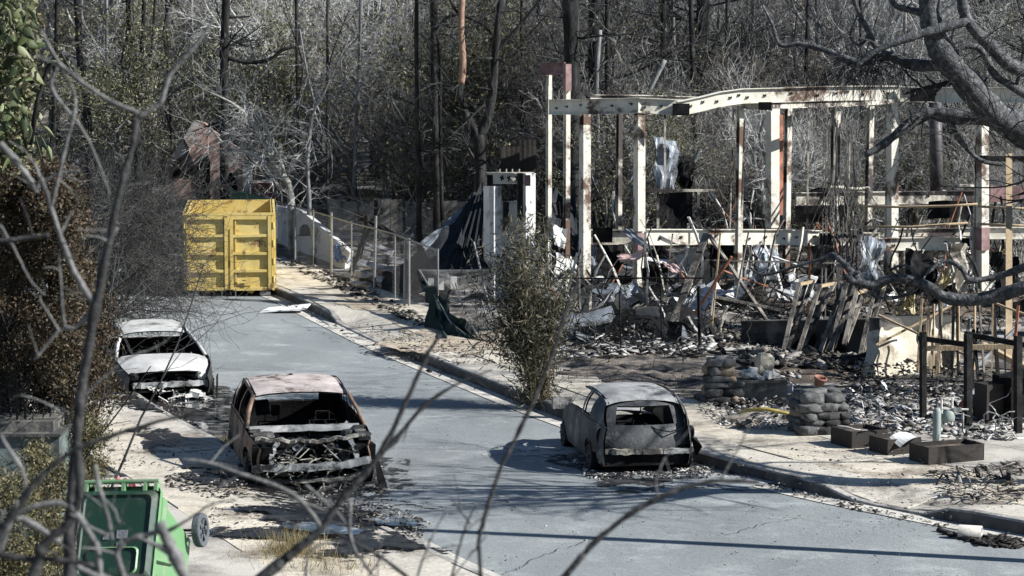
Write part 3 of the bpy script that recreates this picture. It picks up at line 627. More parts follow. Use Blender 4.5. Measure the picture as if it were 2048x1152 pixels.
# local: x to the right, y away from the viewer, door face at y = 0
W, H, z0, Ln = 2.36, 2.32, .20, 6.4; L_ = dict(local=True)
mb = MB(); rng = random.Random(3)
mb.box((0, Ln/2+.08, z0+.05), (W, Ln, .09))
mk('floor', mb, M['yellow'], C, **L_)
for s in (1,-1):
    mb = MB().box((s*(W/2-.02), Ln/2+.08, z0+H/2), (.03, Ln, H)); 
    for k in range(10): mb.box((s*(W/2+.03), .35+k*.65, z0+H/2), (.07, .08, H-.06))
    mb.box((s*(W/2), Ln/2+.08, z0+H-.05), (.12, Ln, .1)); mk('side_wall', mb, M['yellow'], C, **L_)
mk('end_wall', MB().box((0, Ln+.06, z0+H/2), (W-.08, .04, H-.02)), M['yellow'], C, **L_)
for s in (1,-1):
    D = MB(); x0, x1 = (.03, W/2-.06) if s > 0 else (-W/2+.06, -.03); cx = (x0+x1)/2
    rows = []
    for j in range(25):
        rows.append([V((x0+(x1-x0)*i/12, .045+.018*noise.noise(V((i*.35+s*9, j*.3, 2))), z0+.05+(H-.1)*j/24)) for i in range(13)])
    D.grid(rows); d = mk('door', D, M['yellow'], C, smooth=True, **L_)
    fw = .085
    for xx in (x0+fw/2, x1-fw/2): mk('door_stile', MB().box((xx, 0, z0+H/2), (fw, .09, H-.06)), M['yellow'], d, **L_)
    for zz, hh in ((.05,.10),(.60,.085),(1.14,.085),(1.68,.085),(2.25,.13)):
        mk('door_rail', MB().bar((x0+fw, .008, z0+zz+rng.uniform(-.012,.012)), (x1-fw, .008, z0+zz+rng.uniform(-.012,.012)), .075, hh), M['yellow'], d, **L_)
    mk('inner_stile', MB().box((x0+.15 if s > 0 else x1-.15, .02, z0+H/2), (.035, .05, H-.3)), M['yellow'], d, **L_)
    for zz in (.35, .9, 1.45, 2.0):
        mk('hinge', MB().tube([(s*(W/2-.0), -.03, z0+zz-.09), (s*(W/2-.0), -.03, z0+zz+.09)], .035, 8), M['yellow'], d, **L_)
    mk('corner_post', MB().box((s*(W/2-.012), .06, z0+H/2), (.075, .14, H)), M['yellow'], C, **L_)
    # ground roller
    r = MB(); r.tube([(s*.95-.14, .12, .105), (s*.95+.14, .12, .105)], .10, 14); rr = mk('ground_roller', r, M['steel'], C, **L_)
    mk('roller_bracket', MB().slab([(s*.55-.16, .2, z0), (s*.55+.16, .2, z0), (s*.55+.04*s, .2, .06)], (0,.03,0)).box((s*.95,.14,.205),(.34,.16,.02)), M['yellow'], C, **L_)
    # chain
    mb = MB(); xx = .16 if s > 0 else -.20
    for k in range(7): mb.box((xx+.004*(k%2), -.07, z0+.06-k*.038), (.03 if k%2 else .012, .012 if k%2 else .03, .045))
    mk('chain', mb, M['steel'], C, **L_)
mk('top_rail', MB().box((0, .03, z0+H+.02), (W+.02, .13, .07)), M['yellow'], C, **L_)
mk('latch', MB().box((.50, -.06, z0+.32), (.12,.09,.05)).box((.46,-.08,z0+.38),(.025,.05,.12)).box((.55,-.08,z0+.36),(.025,.05,.1)).box((.50,-.07,z0+.24),(.09,.06,.05)).bar((.2,-.05,z0+.31),(.75,-.05,z0+.30),.03,.03), M['yellow'], C, **L_)
mk('skid', MB().box((.62, Ln/2, .12), (.1, Ln-.6, .16)).box((-.62, Ln/2, .12), (.1, Ln-.6, .16)), M['black'], C, **L_)
# white placard flat on the kerb beside the container
M['white_board'] = mat('white_board', [(.62,.62,.60), (.72,.72,.71)], 3, bump=.1)
pb = G(580, 614, .14)
mb = MB(); mb.slab([V(q)+pb for q in ((-.75,-.30,-.12),(.42,-.25,-.03),(.50,.30,.03),(-.55,.22,-.06))], (0,0,.03))
o = mk('fallen_board', mb, M['white_board'], label='white flat board lying half over the kerb beside the yellow container', cat='board')
mb = MB()
for k, (dx, w_) in enumerate(((-.1,.05),(-.02,.03),(.04,.06),(.14,.03),(.20,.05))): mb.box(pb+V((dx,.20-.02*(k%2),.026+.02)), (w_,.07,.004))
mk('printed_marks', mb, M['black'], o, kind='stuff')
# ================================================================ GREEN WHEELED BIN (tipped over, lid towards the viewer)
M['bin'] = two('green_plastic', [(.12,.25,.115), (.155,.30,.145)], 2, (.22,.29,.19), 3.5, (.56,.68), rough=.42, bump=.05, spec=.5)
M['bin_shaded'] = two('shade_dark_green_plastic', [(.010,.036,.024), (.015,.048,.032)], 2, (.05,.07,.05), 3, (.58,.7), rough=.5, bump=.05)  # lid green: the shade on the lid is put into its colour
M['tyre'] = mat('grey_rubber', [(.06,.07,.08), (.11,.12,.135)], 6, rough=.8)
M['sticker'] = mat('worn_sticker', [(.10,.10,.11), (.25,.26,.28)], 9, rough=.6)
# upright local frame: x width, y depth (+y = back with handle and wheels), z up
Bz = V((.20, .80, -.42)).normalized()*-1        # bin's top points back to the viewer, base slides down the slope
Bx = V((1, -.10, 0)); Bx = (Bx - Bz*Bx.dot(Bz)).normalized(); By = Bz.cross(Bx)
if By.z < 0: By = -By; 
R3 = Matrix((Bx, By, Bz)).transposed()
hc = P(243, 968, 20.2)                          # middle of the handle bar
org = hc - R3 @ V((0, .40, 1.06))
C = thing('green_wheeled_bin', org, 'green plastic wheeled bin tipped over with its lid facing out', 'bin')
C.rotation_euler = R3.to_euler()
def rect(wx, y0, y1, z, r=.05, n=3):
    out = []
    for cx, cy, a0 in ((wx-r,y1-r,0),(-wx+r,y1-r,90),(-wx+r,y0+r,180),(wx-r,y0+r,270)):
        for k in range(n+1): t = rad(a0+90*k/n); out.append(V((cx+r*math.cos(t), cy+r*math.sin(t), z)))
    return out
rows = [rect(.22,-.20,.22,0), rect(.235,-.23,.27,.04), rect(.255,-.28,.30,.4), rect(.275,-.32,.335,.8), rect(.29,-.35,.35,.97), rect(.325,-.39,.385,.985), rect(.325,-.39,.385,1.04)]
mb = MB(); mb.grid([r+[r[0]] for r in rows]); mb.add(rows[0], [tuple(range(len(rows[0])))[::-1]])
mk('body', mb, M['bin'], C, smooth=False, **L_)
mb = MB(); rr = [rect(.315,-.40,.34,1.045), rect(.315,-.40,.34,1.07), rect(.28,-.36,.30,1.10), rect(.27,-.35,.29,1.085)]
mb.grid([r+[r[0]] for r in rr]); mb.add(rr[-1], [tuple(range(len(rr[-1])))]); ld = mk('lid', mb, M['bin_shaded'], C, **L_)
mk('lid_panel', MB().grid([[*r, r[0]] for r in (rect(.21,-.34,-.12,1.088,.04), rect(.20,-.33,-.13,1.10,.04))]), M['bin'], ld, **L_)
for x, y, w_, h_ in ((.06,-.02,.09,.07),(-.07,-.03,.05,.06),(.06,-.11,.08,.05)): mk('sticker', MB().box((x,y,1.088),(w_,h_,.004)), M['sticker'], ld, **L_)
mk('handle', MB().tube([(-.31,.42,1.055),(.31,.42,1.055)], .019, 10), M['bin'], C, **L_)
for x in (-.29,-.2,.02,.2,.29): mk('handle_bracket', MB().box((x,.385,1.035),(.028,.09,.07)), M['bin'], C, **L_)
for s in (1,-1):
    mk('side_rib', MB().bar((s*.31,-.2,.99),(s*.27,-.1,.5),.03,.02).box((s*.318,.2,.93),(.02,.22,.10)), M['bin'], C, **L_)
    mb = MB(); c = V((s*.335,.30,.10)); A = V((s,0,0))
    mb.lathe([(.10,-.03),(.135,-.03),(.14,-.02),(.14,.02),(.135,.03),(.10,.03),(.095,.02)], c, 28, A)
    wl = mk('wheel', mb, M['tyre'], C, **L_)
    for k in range(28): aa = k*2*math.pi/28; mb2 = MB().box(c+V((0,math.cos(aa)*.139,math.sin(aa)*.139)), (.05,.012,.012), rot(rx=aa)); mb.add(mb2.v, mb2.f)
    mb = MB(); mb.lathe([(.03,.035),(.03,.0),(.001,.036)], c, 10, A)
    for k in range(6): aa = k*math.pi/3; mb.bar(c+V((s*.012,math.cos(aa)*.02,math.sin(aa)*.02)), c+V((s*.012,math.cos(aa)*.1,math.sin(aa)*.1)), .028, .02, up=V((1,0,0)))
    mk('hub', mb, M['tyre'], wl, **L_)
mk('axle', MB().tube([(-.36,.30,.10),(.36,.30,.10)], .012, 6), M['black'], C, **L_)
# raised stamp on the bin's side
fc = bpy.data.curves.new('t', 'FONT'); fc.body = 'TO'; fc.size = .075; fc.extrude = .002
to = bpy.data.objects.new('t', fc); me = bpy.data.meshes.new_from_object(to); bpy.data.objects.remove(to)
tx = bpy.data.objects.new('stamped_letters', me); COL.objects.link(tx); tx.parent = C; me.materials.append(mat('pale_stamp', [(.55,.66,.55)], 3, bump=0))
tx.location = (.309, .08, .86); tx.rotation_euler = (math.pi/2, 0, math.pi/2)
# ================================================================ STEEL HOUSE FRAME
M['cream'] = two('cream_steel_paint', [(.44,.42,.36), (.56,.54,.47), (.66,.635,.57)], 2.2, (.10,.06,.042), .9, (.56,.64), rough=.6, bump=.2, bscale=14)
M['cream2'] = two('scorched_cream_paint', [(.44,.41,.35), (.62,.58,.50)], 2.2, (.045,.036,.034), .9, (.5,.6), rough=.65, bump=.25, bscale=14)
M['rust'] = mat('rusted_steel', [(.10,.045,.03), (.26,.10,.055), (.40,.20,.12)], 3, rough=.8, bump=.3)
M['purple'] = mat('heat_stained_steel', [(.10,.055,.055), (.20,.12,.12), (.30,.22,.21)], 3, rough=.7, bump=.2)
def gz(px, py, Y): return P(px, py, Y)
FR = thing('burnt_house_steel_frame', V((7.5, 66, .2)), 'cream steel post and beam frame of a burnt house with warped top beam', 'house frame')
def ym(px, Y): return 64.6 + (Y - (69.6-(px-1170)*7.3/795)) + (px-1500)*.0012     # front row runs almost square to the view
def post(px, wpx, y0, y1, Y, m='cream', px1=None, nm='post', ground_=True, turn=.5):
    Y = ym(px, Y); a = P(px, y0, Y); b = P(px1 or px, y1, Y)
    if ground_: b = V((a.x+(b.x-a.x), Y, .1))
    w_ = wpx*PM(Y)*.82; mb = MB()
    # wide-flange column: two flanges and a web, turned a little
    R = rot(rz=turn); ax = (b-a)
    for off, dx, dy in ((V((0,-w_/2,0)), w_, .02), (V((0,w_/2,0)), w_, .02), (V((0,0,0)), .02, w_-.02)):
        o_ = R @ off; vs = []
        for e in (a, b):
            for sx, sy in ((-1,-1),(1,-1),(1,1),(-1,1)): vs.append(e + o_ + R @ V((sx*dx/2, sy*dy/2, 0)))
        mb.add(vs, [(3,2,1,0),(4,5,6,7),(0,1,5,4),(1,2,6,5),(2,3,7,6),(3,0,4,7)])
    o = mk(nm, mb, M[m], FR)
    return o
def clad(px, wpx, y0, y1, Y, m, nm='cladding'): # boxed part of a column
    Y = ym(px, Y); a = P(px, y0, Y); b = P(px, y1, Y); mk(nm, MB().bar(a, b, wpx*PM(Y), wpx*PM(Y), V((-math.sin(.5), math.cos(.5), 0))), M[m], FR)
for a_ in ((1098,10,150,0,72.2),(1134,12,178,0,71.5),(1170,19,228,0,69.6),(1239,11,228,0,72.5),(1279,19,198,0,68.4),(1481,13,212,0,67.2),
           (1547,22,215,0,70.6),(1577,13,215,0,68.8),(1672,16,222,0,71.2),(1741,13,212,0,70.2),(1785,18,206,0,65.2),(1965,20,196,0,62.3)):
    post(a_[0], a_[1], a_[2], a_[3], a_[4], 'cream2' if a_[0] in (1239,1672,1741) else 'cream')
clad(1545, 20, 222, 455, 70.3, 'cream'); clad(1560, 9, 230, 430, 70.4, 'rust'); clad(1170, 17, 250, 560, 69.5, 'cream'); clad(1279, 17, 230, 462, 68.3, 'cream'); clad(1785, 17, 225, 600, 65.1, 'cream'); clad(1965, 18, 245, 640, 62.2, 'cream')
clad(1279, 20, 466, 500, 68.2, 'purple'); clad(1134, 13, 128, 182, 71.4, 'purple'); clad(1965, 20, 455, 500, 62.1, 'purple')
def beam(nm, pts, hpx, m='cream', fw=.17, holes=0):     # I-beam along (px, py of centre, Y)
    pts = [(p[0], p[1], ym(p[0], p[2])) for p in pts]; q = [P(*p) for p in pts]; hh = hpx*PM(pts[0][2]); mb = MB(); n = len(q)
    for part, (dz0, dz1, dy) in enumerate(((hh/2-.018,hh/2,fw),(-hh/2,-hh/2+.018,fw),(-hh/2+.018,hh/2-.018,.02))):
        rows = []
        for i, p in enumerate(q):
            d = (q[min(i+1,n-1)]-q[max(i-1,0)]); s_ = V((-d.y, d.x, 0)).normalized()
            rows.append([p+s_*dy/2+V((0,0,dz0)), p-s_*dy/2+V((0,0,dz0)), p-s_*dy/2+V((0,0,dz1)), p+s_*dy/2+V((0,0,dz1)), p+s_*dy/2+V((0,0,dz0))])
        mb.grid(rows); mb.add(rows[0][:4], [(0,1,2,3)]); mb.add(rows[-1][:4], [(3,2,1,0)])
    o = mk(nm, mb, M[m], FR)
    for k in range(holes):          # bolts and torn clips standing proud of the web
        t = ((k+.5)/holes + .37*math.sin(k*5.1)/holes)*(n-1); i = min(int(t), n-2); p = q[i].lerp(q[i+1], t-i); d = (q[i+1]-q[i]); s_ = V((d.y, -d.x, 0)).normalized()
        c = p + s_*.02 + V((0,0,hh*.1*((k%3)-1)))
        mk('clip', MB().box(c, (.09,.03,.02), rot(0,.5,0)).box(c+V((.02,-.02,.01)), (.03,.04,.05), rot(0,.6,0)), M['black'], o)
    return o
beam('top_beam', [(1098,214,72),(1160,214,70.5),(1180,213,69.8),(1280,211,68.3),(1352,214,67.6)], 30, holes=8)
beam('top_beam', [(1352,218,67.4),(1400,208,67.2),(1440,198,67),(1485,192,66.8),(1560,190,66.4),(1640,187,65.9),(1720,186,65.4),(1800,186,65)], 30, holes=14)
beam('top_beam', [(1800,188,64.8),(1880,190,63.9),(1960,190,62.8),(2075,190,61)], 30, holes=4)
beam('top_beam', [(1180,199,72.4),(1300,200,72.2),(1420,204,72),(1560,206,71.6),(1700,204,71)], 20, 'cream2')
beam('top_beam', [(1483,212,66.9),(1560,210,67.4),(1700,206,68.6),(1790,200,69.5)], 14, 'cream2')
beam('top_beam', [(1080,138,72.3),(1130,137,71.6)], 24, 'purple', .16)
beam('floor_beam', [(1285,474,68.6),(1480,474,68),(1560,474,67.8),(1640,476,67.6)], 32, holes=9)
beam('floor_beam', [(1640,478,67.4),(1760,478,66.5)], 26, 'cream2')
beam('floor_beam', [(1755,489,64.4),(1850,487,63.7),(1930,487,63.1)], 26, holes=3)
beam('floor_beam', [(1940,466,62.6),(2075,466,61.4)], 24)
beam('floor_beam', [(1590,398,71.4),(1760,396,70.4),(1900,394,69.4),(2075,394,68)], 26, 'cream2', holes=4)
beam('floor_beam', [(1180,474,70),(1280,474,69)], 30, 'cream2')
beam('floor_beam', [(1700,466,68.5),(2060,462,66)], 16, 'cream2')
for a_, b_, w_, Y in (((1290,381),(1430,381),5,70),((1316,381),(1316,470),5,70),((1397,381),(1397,470),5,70),((1467,215),(1460,470),3,70),((1489,235),(1483,420),3,66.8),((1618,212),(1614,470),4,71),((1330,215),(1330,380),4,72.5)):
    Y = ym(a_[0], Y); mk('tie_bar', MB().bar(P(*a_, Y), P(*b_, Y), w_*PM(Y)), M['cream2'], FR)
for k, (x, y, w_, h_, Y) in enumerate(((1362,219,34,24,67.2),(1205,470,40,30,69.5),(1845,190,50,26,64.2),(1655,478,30,24,67.2),(1940,488,34,24,62.8),(1530,212,26,16,66.4),(1712,478,26,30,66.6))):
    Y = ym(x, Y); mk('splice_plate', MB().bar(P(x-w_/2, y, Y-.12), P(x+w_/2, y, Y-.12), .03, h_*PM(Y)), M['black'], FR)
# round flue
fl = MB().tube([P(1871,200,68.2), P(1872,300,68.2), P(1873,388,68.2)], 13*PM(68), 18)
M['flue'] = mat('sooty_flue', [(.03,.03,.035), (.07,.065,.07), (.14,.125,.13)], 3, rough=.55, metal=.3, bump=.1)
o = mk('chimney_flue', fl, M['flue'], label='dark round metal flue standing behind the steel frame', cat='flue', smooth=True)
mk('flue_base', MB().box(P(1873,385,68.2), (.5,.5,.1)), M['cream2'], o)
mk('flue_seam', MB().tube([P(1872,300,68.2)-V((0,0,.02)), P(1872,300,68.2)+V((0,0,.02))], 13.8*PM(68), 18), M['flue'], o)
# upper floor remains on the frame: loose decking plates
rng = random.Random(12)
for k, (x, y, w_, h_, Y, m) in enumerate(((1620,385,110,14,71,'black'),(1700,378,80,10,70,'cream2'),(2010,388,90,26,67,'purple'),(1980,372,120,6,68,'cream2'),(1900,420,90,30,70,'black'),(1640,420,100,40,72,'black'),(1350,420,70,60,73,'black'),(1560,430,40,60,74,'black'))):
    c = P(x, y, Y); o = mk('deck_plate', MB().sheet(c, w_*PM(Y), h_*PM(Y)*1.2, rot(rad(75 if h_ > 20 else 20), 0, rng.uniform(-.3,.3)), 6, 3, .12, k, th=.02), M[m],
       label=('charred %s decking plate hanging in the steel frame' % {'black':'black','cream2':'pale','purple':'red-brown'}[m]) if h_ > 20 else 'thin warped decking strip lying on the upper frame beams', cat='plate', group='decking plates left on the steel frame')
# ================================================================ GATE PIERS WITH LINTEL, PANELS, FALLEN ROOF
M['white_stucco'] = two('white_stucco', [(.55,.55,.54), (.70,.70,.69)], 2, (.16,.15,.15), 1.1, (.58,.70), bump=.25, bscale=20)
PR = thing('gate_piers', G(1022, 560), 'two white painted piers joined by a scorched steel lintel', 'gate piers')
Y = 66.5
mk('pier', MB().bar(P(985,372,Y), V((P(985,372,Y).x, Y, .1)), 27*PM(Y), 27*PM(Y), V((-.5,1,0))), M['white_stucco'], PR)
mk('pier', MB().bar(P(1056,346,Y), V((P(1056,346,Y).x, Y, .1)), 22*PM(Y), 24*PM(Y), V((-.5,1,0))), M['white_stucco'], PR)
mk('infill_panel', MB().bar(P(1022,402,Y+.3), V((P(1022,402,Y).x, Y+.3, .1)), 40*PM(Y), .06), M['white_stucco'], PR)
mk('lintel', MB().bar(P(972,356,Y), P(1050,356,Y), .16, 22*PM(Y)).bar(P(972,346,Y), P(1068,346,Y), .24, .03).bar(P(972,366,Y), P(1050,366,Y), .24, .03), M['cream'], PR)
for x, y0, y1, m in ((980,350,372,'black'),(1040,346,440,'char'),(1012,404,460,'char'),(1055,350,372,'purple')):
    mk('char_strip', MB().bar(P(x,y0,Y-.30), P(x,y1,Y-.30), 12*PM(Y), .03), M[m], PR)
for k, (dx, dy) in enumerate(((1004,356),(1018,357),(1034,356))): mk('clip', MB().box(P(dx,dy,Y-.14),(.12,.05,.04),rot(0,.5,0)).box(P(dx,dy,Y-.14),(.04,.04,.14),rot(0,.3,0)), M['black'], PR)
for x in (1000,1013,1025,1039): mk('stud', MB().bar(P(x,346,Y), P(x,338,Y), .03), M['cream2'], PR)
M['brown_panel'] = two('scorched_brown_panel', [(.009,.007,.006), (.02,.015,.011), (.036,.026,.019)], 2, g(.012), 1.2, (.5,.65), bump=.5, bscale=10)
for k, (x0, x1, y0, y1) in enumerate(((1001,1040,293,346),(1033,1072,279,346))):
    c = P((x0+x1)/2, (y0+y1)/2, 68+.4*k); o = mk('cladding_panel', MB().sheet(c, (x1-x0)*PM(68), (y1-y0)*PM(68), rot(rad(88),0,.25-.2*k), 8, 5, .05, k+3, corr=.008, th=.02), M['brown_panel'],
       label=('lower scorched brown panel standing above the white piers','taller scorched brown panel standing above the white piers')[k], cat='panel')
M['dark_sheet'] = two('dark_blue_grey_sheet', [(.010,.012,.015), (.022,.025,.03), (.04,.043,.048)], 1.5, (.015,.015,.015), 1, (.5,.7), rough=.85, bump=.25, bscale=6, spec=.15)
M['grey_sheet'] = two('galvanised_sheet', [(.22,.23,.24), (.36,.37,.38), (.48,.49,.50)], 1.5, (.09,.08,.08), 1.3, (.52,.66), rough=.5, metal=.35, bump=.2, bscale=6)
M['metal_blue_'] = two('grey_blue_metal', [(.10,.115,.14), (.18,.20,.23)], 2, (.04,.04,.04), 1.6, (.5,.64), rough=.6, bump=.2)
def facet(nm, corners, m, label, cat='sheet', nu=10, nv=8, amp=.08, seed=1, th=.03, group=None, parent=None, rib=0):    # bent sheet through four (px, py, Y) corners, clockwise from top left
    a, b, c, d = [P(*q) if len(q) == 3 else V(q[:3]) for q in corners]; rows = []
    nn = (b-a).cross(d-a).normalized()
    for j in range(nv+1):
        r = []
        for i in range(nu+1):
            u, v = i/nu, j/nv; p = a.lerp(b,u).lerp(d.lerp(c,u), v)
            r.append(p + nn*(amp*2*noise.noise(V((u*3+seed, v*3, seed*.7))) + (rib if i % 2 else 0)))
        rows.append(r)
    mb = MB(); mb.grid(rows); mb.grid([[p-nn*th for p in r][::-1] for r in rows])
    ring = rows[0]+[r[-1] for r in rows[1:]]+rows[-1][::-1][1:]+[r[0] for r in rows[::-1][1:-1]]; k = len(ring)
    mb.add(ring+[p-nn*th for p in ring], [(i,(i+1)%k,(i+1)%k+k,i+k) for i in range(k)])
    return mk(nm, mb, m, parent, label=None if parent else label, cat=None if parent else cat, group=group)
o = facet('roof_sheet', [(950,392,70),(982,372,69.5),(982,565,65.6),(870,560,66.2)], M['dark_sheet'], 'big dark roof sheet draped from the piers down to the fence', nu=14, amp=.12, rib=.05)
for k in range(4): mk('seam', MB().bar(P(972-6*k,384+3*k,69.4), P(960-22*k,560,65.7+.1*k), .04, .05), M['dark_sheet'], o)
facet('roof_sheet', [(842,490,68.2),(950,396,70.3),(950,410,70),(850,500,67.8)], M['metal_blue_'], 'pale folded edge strip of the collapsed roof sheet', amp=.03, nv=3, th=.05)
facet('roof_sheet', [(846,496,68),(952,402,70.1),(960,560,66),(872,556,66.3)], M['dark_sheet'], 'dark triangular roof sheet falling from the piers to the pale folded strip', amp=.06, seed=14)
facet('roof_sheet', [(705,558,72),(900,488,69.5),(905,592,66.6),(735,586,69.8)], M['dark_sheet'], 'low black sheet lying behind the chain fence posts', amp=.12, seed=4)
facet('roof_sheet', [(962,360,71),(975,470,69),(958,500,67.8),(905,500,67)], M['dark_sheet'], 'narrow upright dark sheet left of the white piers', amp=.06, seed=6)
facet('roof_sheet', [(1100,375,69),(1150,372,69),(1160,560,66),(1100,560,66)], M['dark_sheet'], 'curled dark blue sheet standing right of the white piers', amp=.3, seed=9)
facet('scorched_board', [(1105,450,65.6),(1135,460,65.6),(1128,500,65.4),(1108,490,65.4)], M['white_stucco'], 'small white scorched board leaning on the curled dark sheet', amp=.06, seed=2)
for k, (y, x0, x1) in enumerate(((487,735,790),(505,728,812),(522,720,795),(540,712,770),(556,705,745))):
    facet('corrugated_sheet', [(x0,y,73.5-k*.8),(x1,y+14,72-k*.8),(x1-8,y+26,71.4-k*.8),(x0-6,y+11,73-k*.8)], M['grey_sheet'], ('topmost','second','third','fourth','lowest')[k] + ' fallen grey corrugated sheet behind the chain fence', amp=.04, seed=k, nu=6, nv=4)
facet('roof_strip', [(722,425,75),(800,470,73.6),(800,480,73.6),(722,440,75)], M['brown_panel'], 'brown twisted strip above the fallen corrugated sheets', amp=.06, seed=5)
# blue tarpaulin bundle
M['blue'] = mat('blue_tarpaulin', [(.03,.12,.36), (.05,.20,.52)], 3, rough=.5, bump=.3)
facet('blue_tarpaulin', [(670,492,76.6),(704,500,76.2),(702,522,75.6),(668,515,76)], M['blue'], 'crumpled blue tarpaulin behind the chain fence', 'tarpaulin', amp=.15, seed=3)
# ---- stucco garden wall with sloping top
M['stucco_blue'] = two('pale_stucco', [(.50,.51,.52), (.64,.64,.63)], 1.5, (.16,.15,.14), .9, (.62,.72), bump=.25, bscale=18)
WL = thing('stucco_wall', G(610, 515), 'pale stucco garden wall with a sloping broken top behind the chain fence', 'wall')
def wpanel(pts, Y, th, m, nm, par): q = [P(x, y, Y) for x, y in pts]; return mk(nm, MB().slab(q, (0, th, 0)), m, par)
def wp2(pts, dY, th, m, nm):            # the wall runs beside the fence, nearer at its right end
    q = [P(x, y, 81.5-(x-548)*.04+dY) for x, y in pts]; return mk(nm, MB().slab(q, (.1, th, 0)), m, WL)
wp2([(548,412),(598,418),(640,452),(700,505),(690,540),(660,545),(548,520)], 0, .25, M['stucco_blue'], 'wall_panel')
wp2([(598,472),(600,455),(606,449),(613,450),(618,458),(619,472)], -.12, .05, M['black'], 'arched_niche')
wp2([(548,505),(660,528),(690,526),(690,546),(548,528)], -.35, .5, M['white_stucco'], 'wall_footing')
# ---- concrete back walls
M['back_wall'] = two('sooty_concrete_wall', [(.26,.24,.21), (.40,.37,.32), (.50,.47,.42)], 1.2, (.045,.04,.04), .6, (.50,.62), bump=.3, bscale=14)
for k, (x0, x1, y0, Y, lab) in enumerate(((655,748,402,84,'dark stained concrete wall panel behind the fallen corrugated sheets'),(756,806,398,82,'tan concrete wall panel beside the black tree pole'),(810,866,404,83,'grey concrete wall panel between the two black tree poles'),(884,950,402,81.5,'pale concrete wall panel topped by the draped roof sheet'))):
    wl = thing('concrete_wall', V((P((x0+x1)/2, y0, Y).x, Y, ground(P(x0,y0,Y).x, Y))), lab, 'wall')
    n_ = max(2, round((x1-x0)/30))
    for i in range(n_):
        xa, xb = x0+(x1-x0)*i/n_, x0+(x1-x0)*(i+1)/n_-1; t = P(xa, y0+(i%2)*2, Y); u = P(xb, y0+(i%2)*2, Y)
        mk('panel', MB().slab([V((t.x,Y,.1)), V((u.x,Y,.1)), u, t], (0,.2,0)), M['back_wall'], wl)
# ---- ruined pink house behind the container
M['pink'] = two('pink_stucco', [(.42,.27,.23), (.55,.38,.33)], 1.6, (.55,.53,.50), .8, (.54,.62), bump=.25, bscale=18)
M['redwall'] = mat('dark_red_wall', [(.10,.028,.022), (.17,.05,.04)], 2, bump=.3)
M['roof_brown'] = mat('scorched_roof', [(.06,.045,.038), (.12,.09,.075), (.2,.15,.13)], 3, bump=.6)
PH = thing('ruined_pink_house', V((P(430,400,92).x, 92, ground(-10, 92))), 'ruined pink stucco house with broken gable behind the yellow container', 'house')
Y = 92
q = [(330,440),(330,330),(372,268),(388,240),(410,246),(428,262),(456,283),(484,300),(486,330),(500,332),(501,440)]
wpanel(q, Y, .3, M['pink'], 'gable_wall', PH)
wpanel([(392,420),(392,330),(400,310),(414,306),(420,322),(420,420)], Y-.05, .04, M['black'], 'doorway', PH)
wpanel([(486,330),(502,330),(502,442),(486,442)], Y-.3, .3, M['white_stucco'], 'corner_pilaster', PH)
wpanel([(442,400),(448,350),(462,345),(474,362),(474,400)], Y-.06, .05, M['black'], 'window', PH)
wpanel([(436,402),(478,402),(478,410),(436,410)], Y-.2, .2, M['white_stucco'], 'window_sill', PH)
facet('broken_roof', [(290,330,95),(380,285,92),(392,345,90.5),(300,360,93)], M['roof_brown'], '', parent=PH, amp=.2, seed=8)
facet('broken_roof', [(300,350,94),(372,322,91.5),(380,335,91),(305,375,92.6)], M['roof_brown'], '', parent=PH, amp=.2, seed=11)
wpanel([(503,366),(552,366),(556,402),(503,402)], 86, .25, M['redwall'], 'side_wall', PH)
M['green_sheet'] = mat('dark_green_sheet', [(.008,.05,.035), (.014,.08,.05)], 3, rough=.6, bump=.2)
facet('green_screen', [(462,378,80),(540,398,77),(540,420,77),(462,400,80)], M['green_sheet'], 'dark green screen sheet on the fence behind the container', 'screen', amp=.02, seed=2)
# ---- two pale houses on the far slope
for k, (px, py, Y, w_, h_) in enumerate(((214,92,190,30,12),(145,84,205,24,14))):
    c = P(px, py, Y); hs = thing('distant_house', V((c.x, Y, ground(c.x, Y))), ('pale flat-roofed house far up the wooded slope', 'small white house far off among the trees')[k], 'house')
    ww, hh = w_*PM(Y), h_*PM(Y)
    mk('wall', MB().box(c, (ww, 6, hh)), M['white_stucco'], hs); mk('roof', MB().box(c+V((0,-.3,hh/2+.12)), (ww*1.15, 7, .22)), M['white_stucco'], hs)
    for i in range(2): mk('window', MB().box(c+V((-ww*.22+i*ww*.42, -3.02, 0)), (ww*.18, .08, hh*.4)), M['black'], hs)
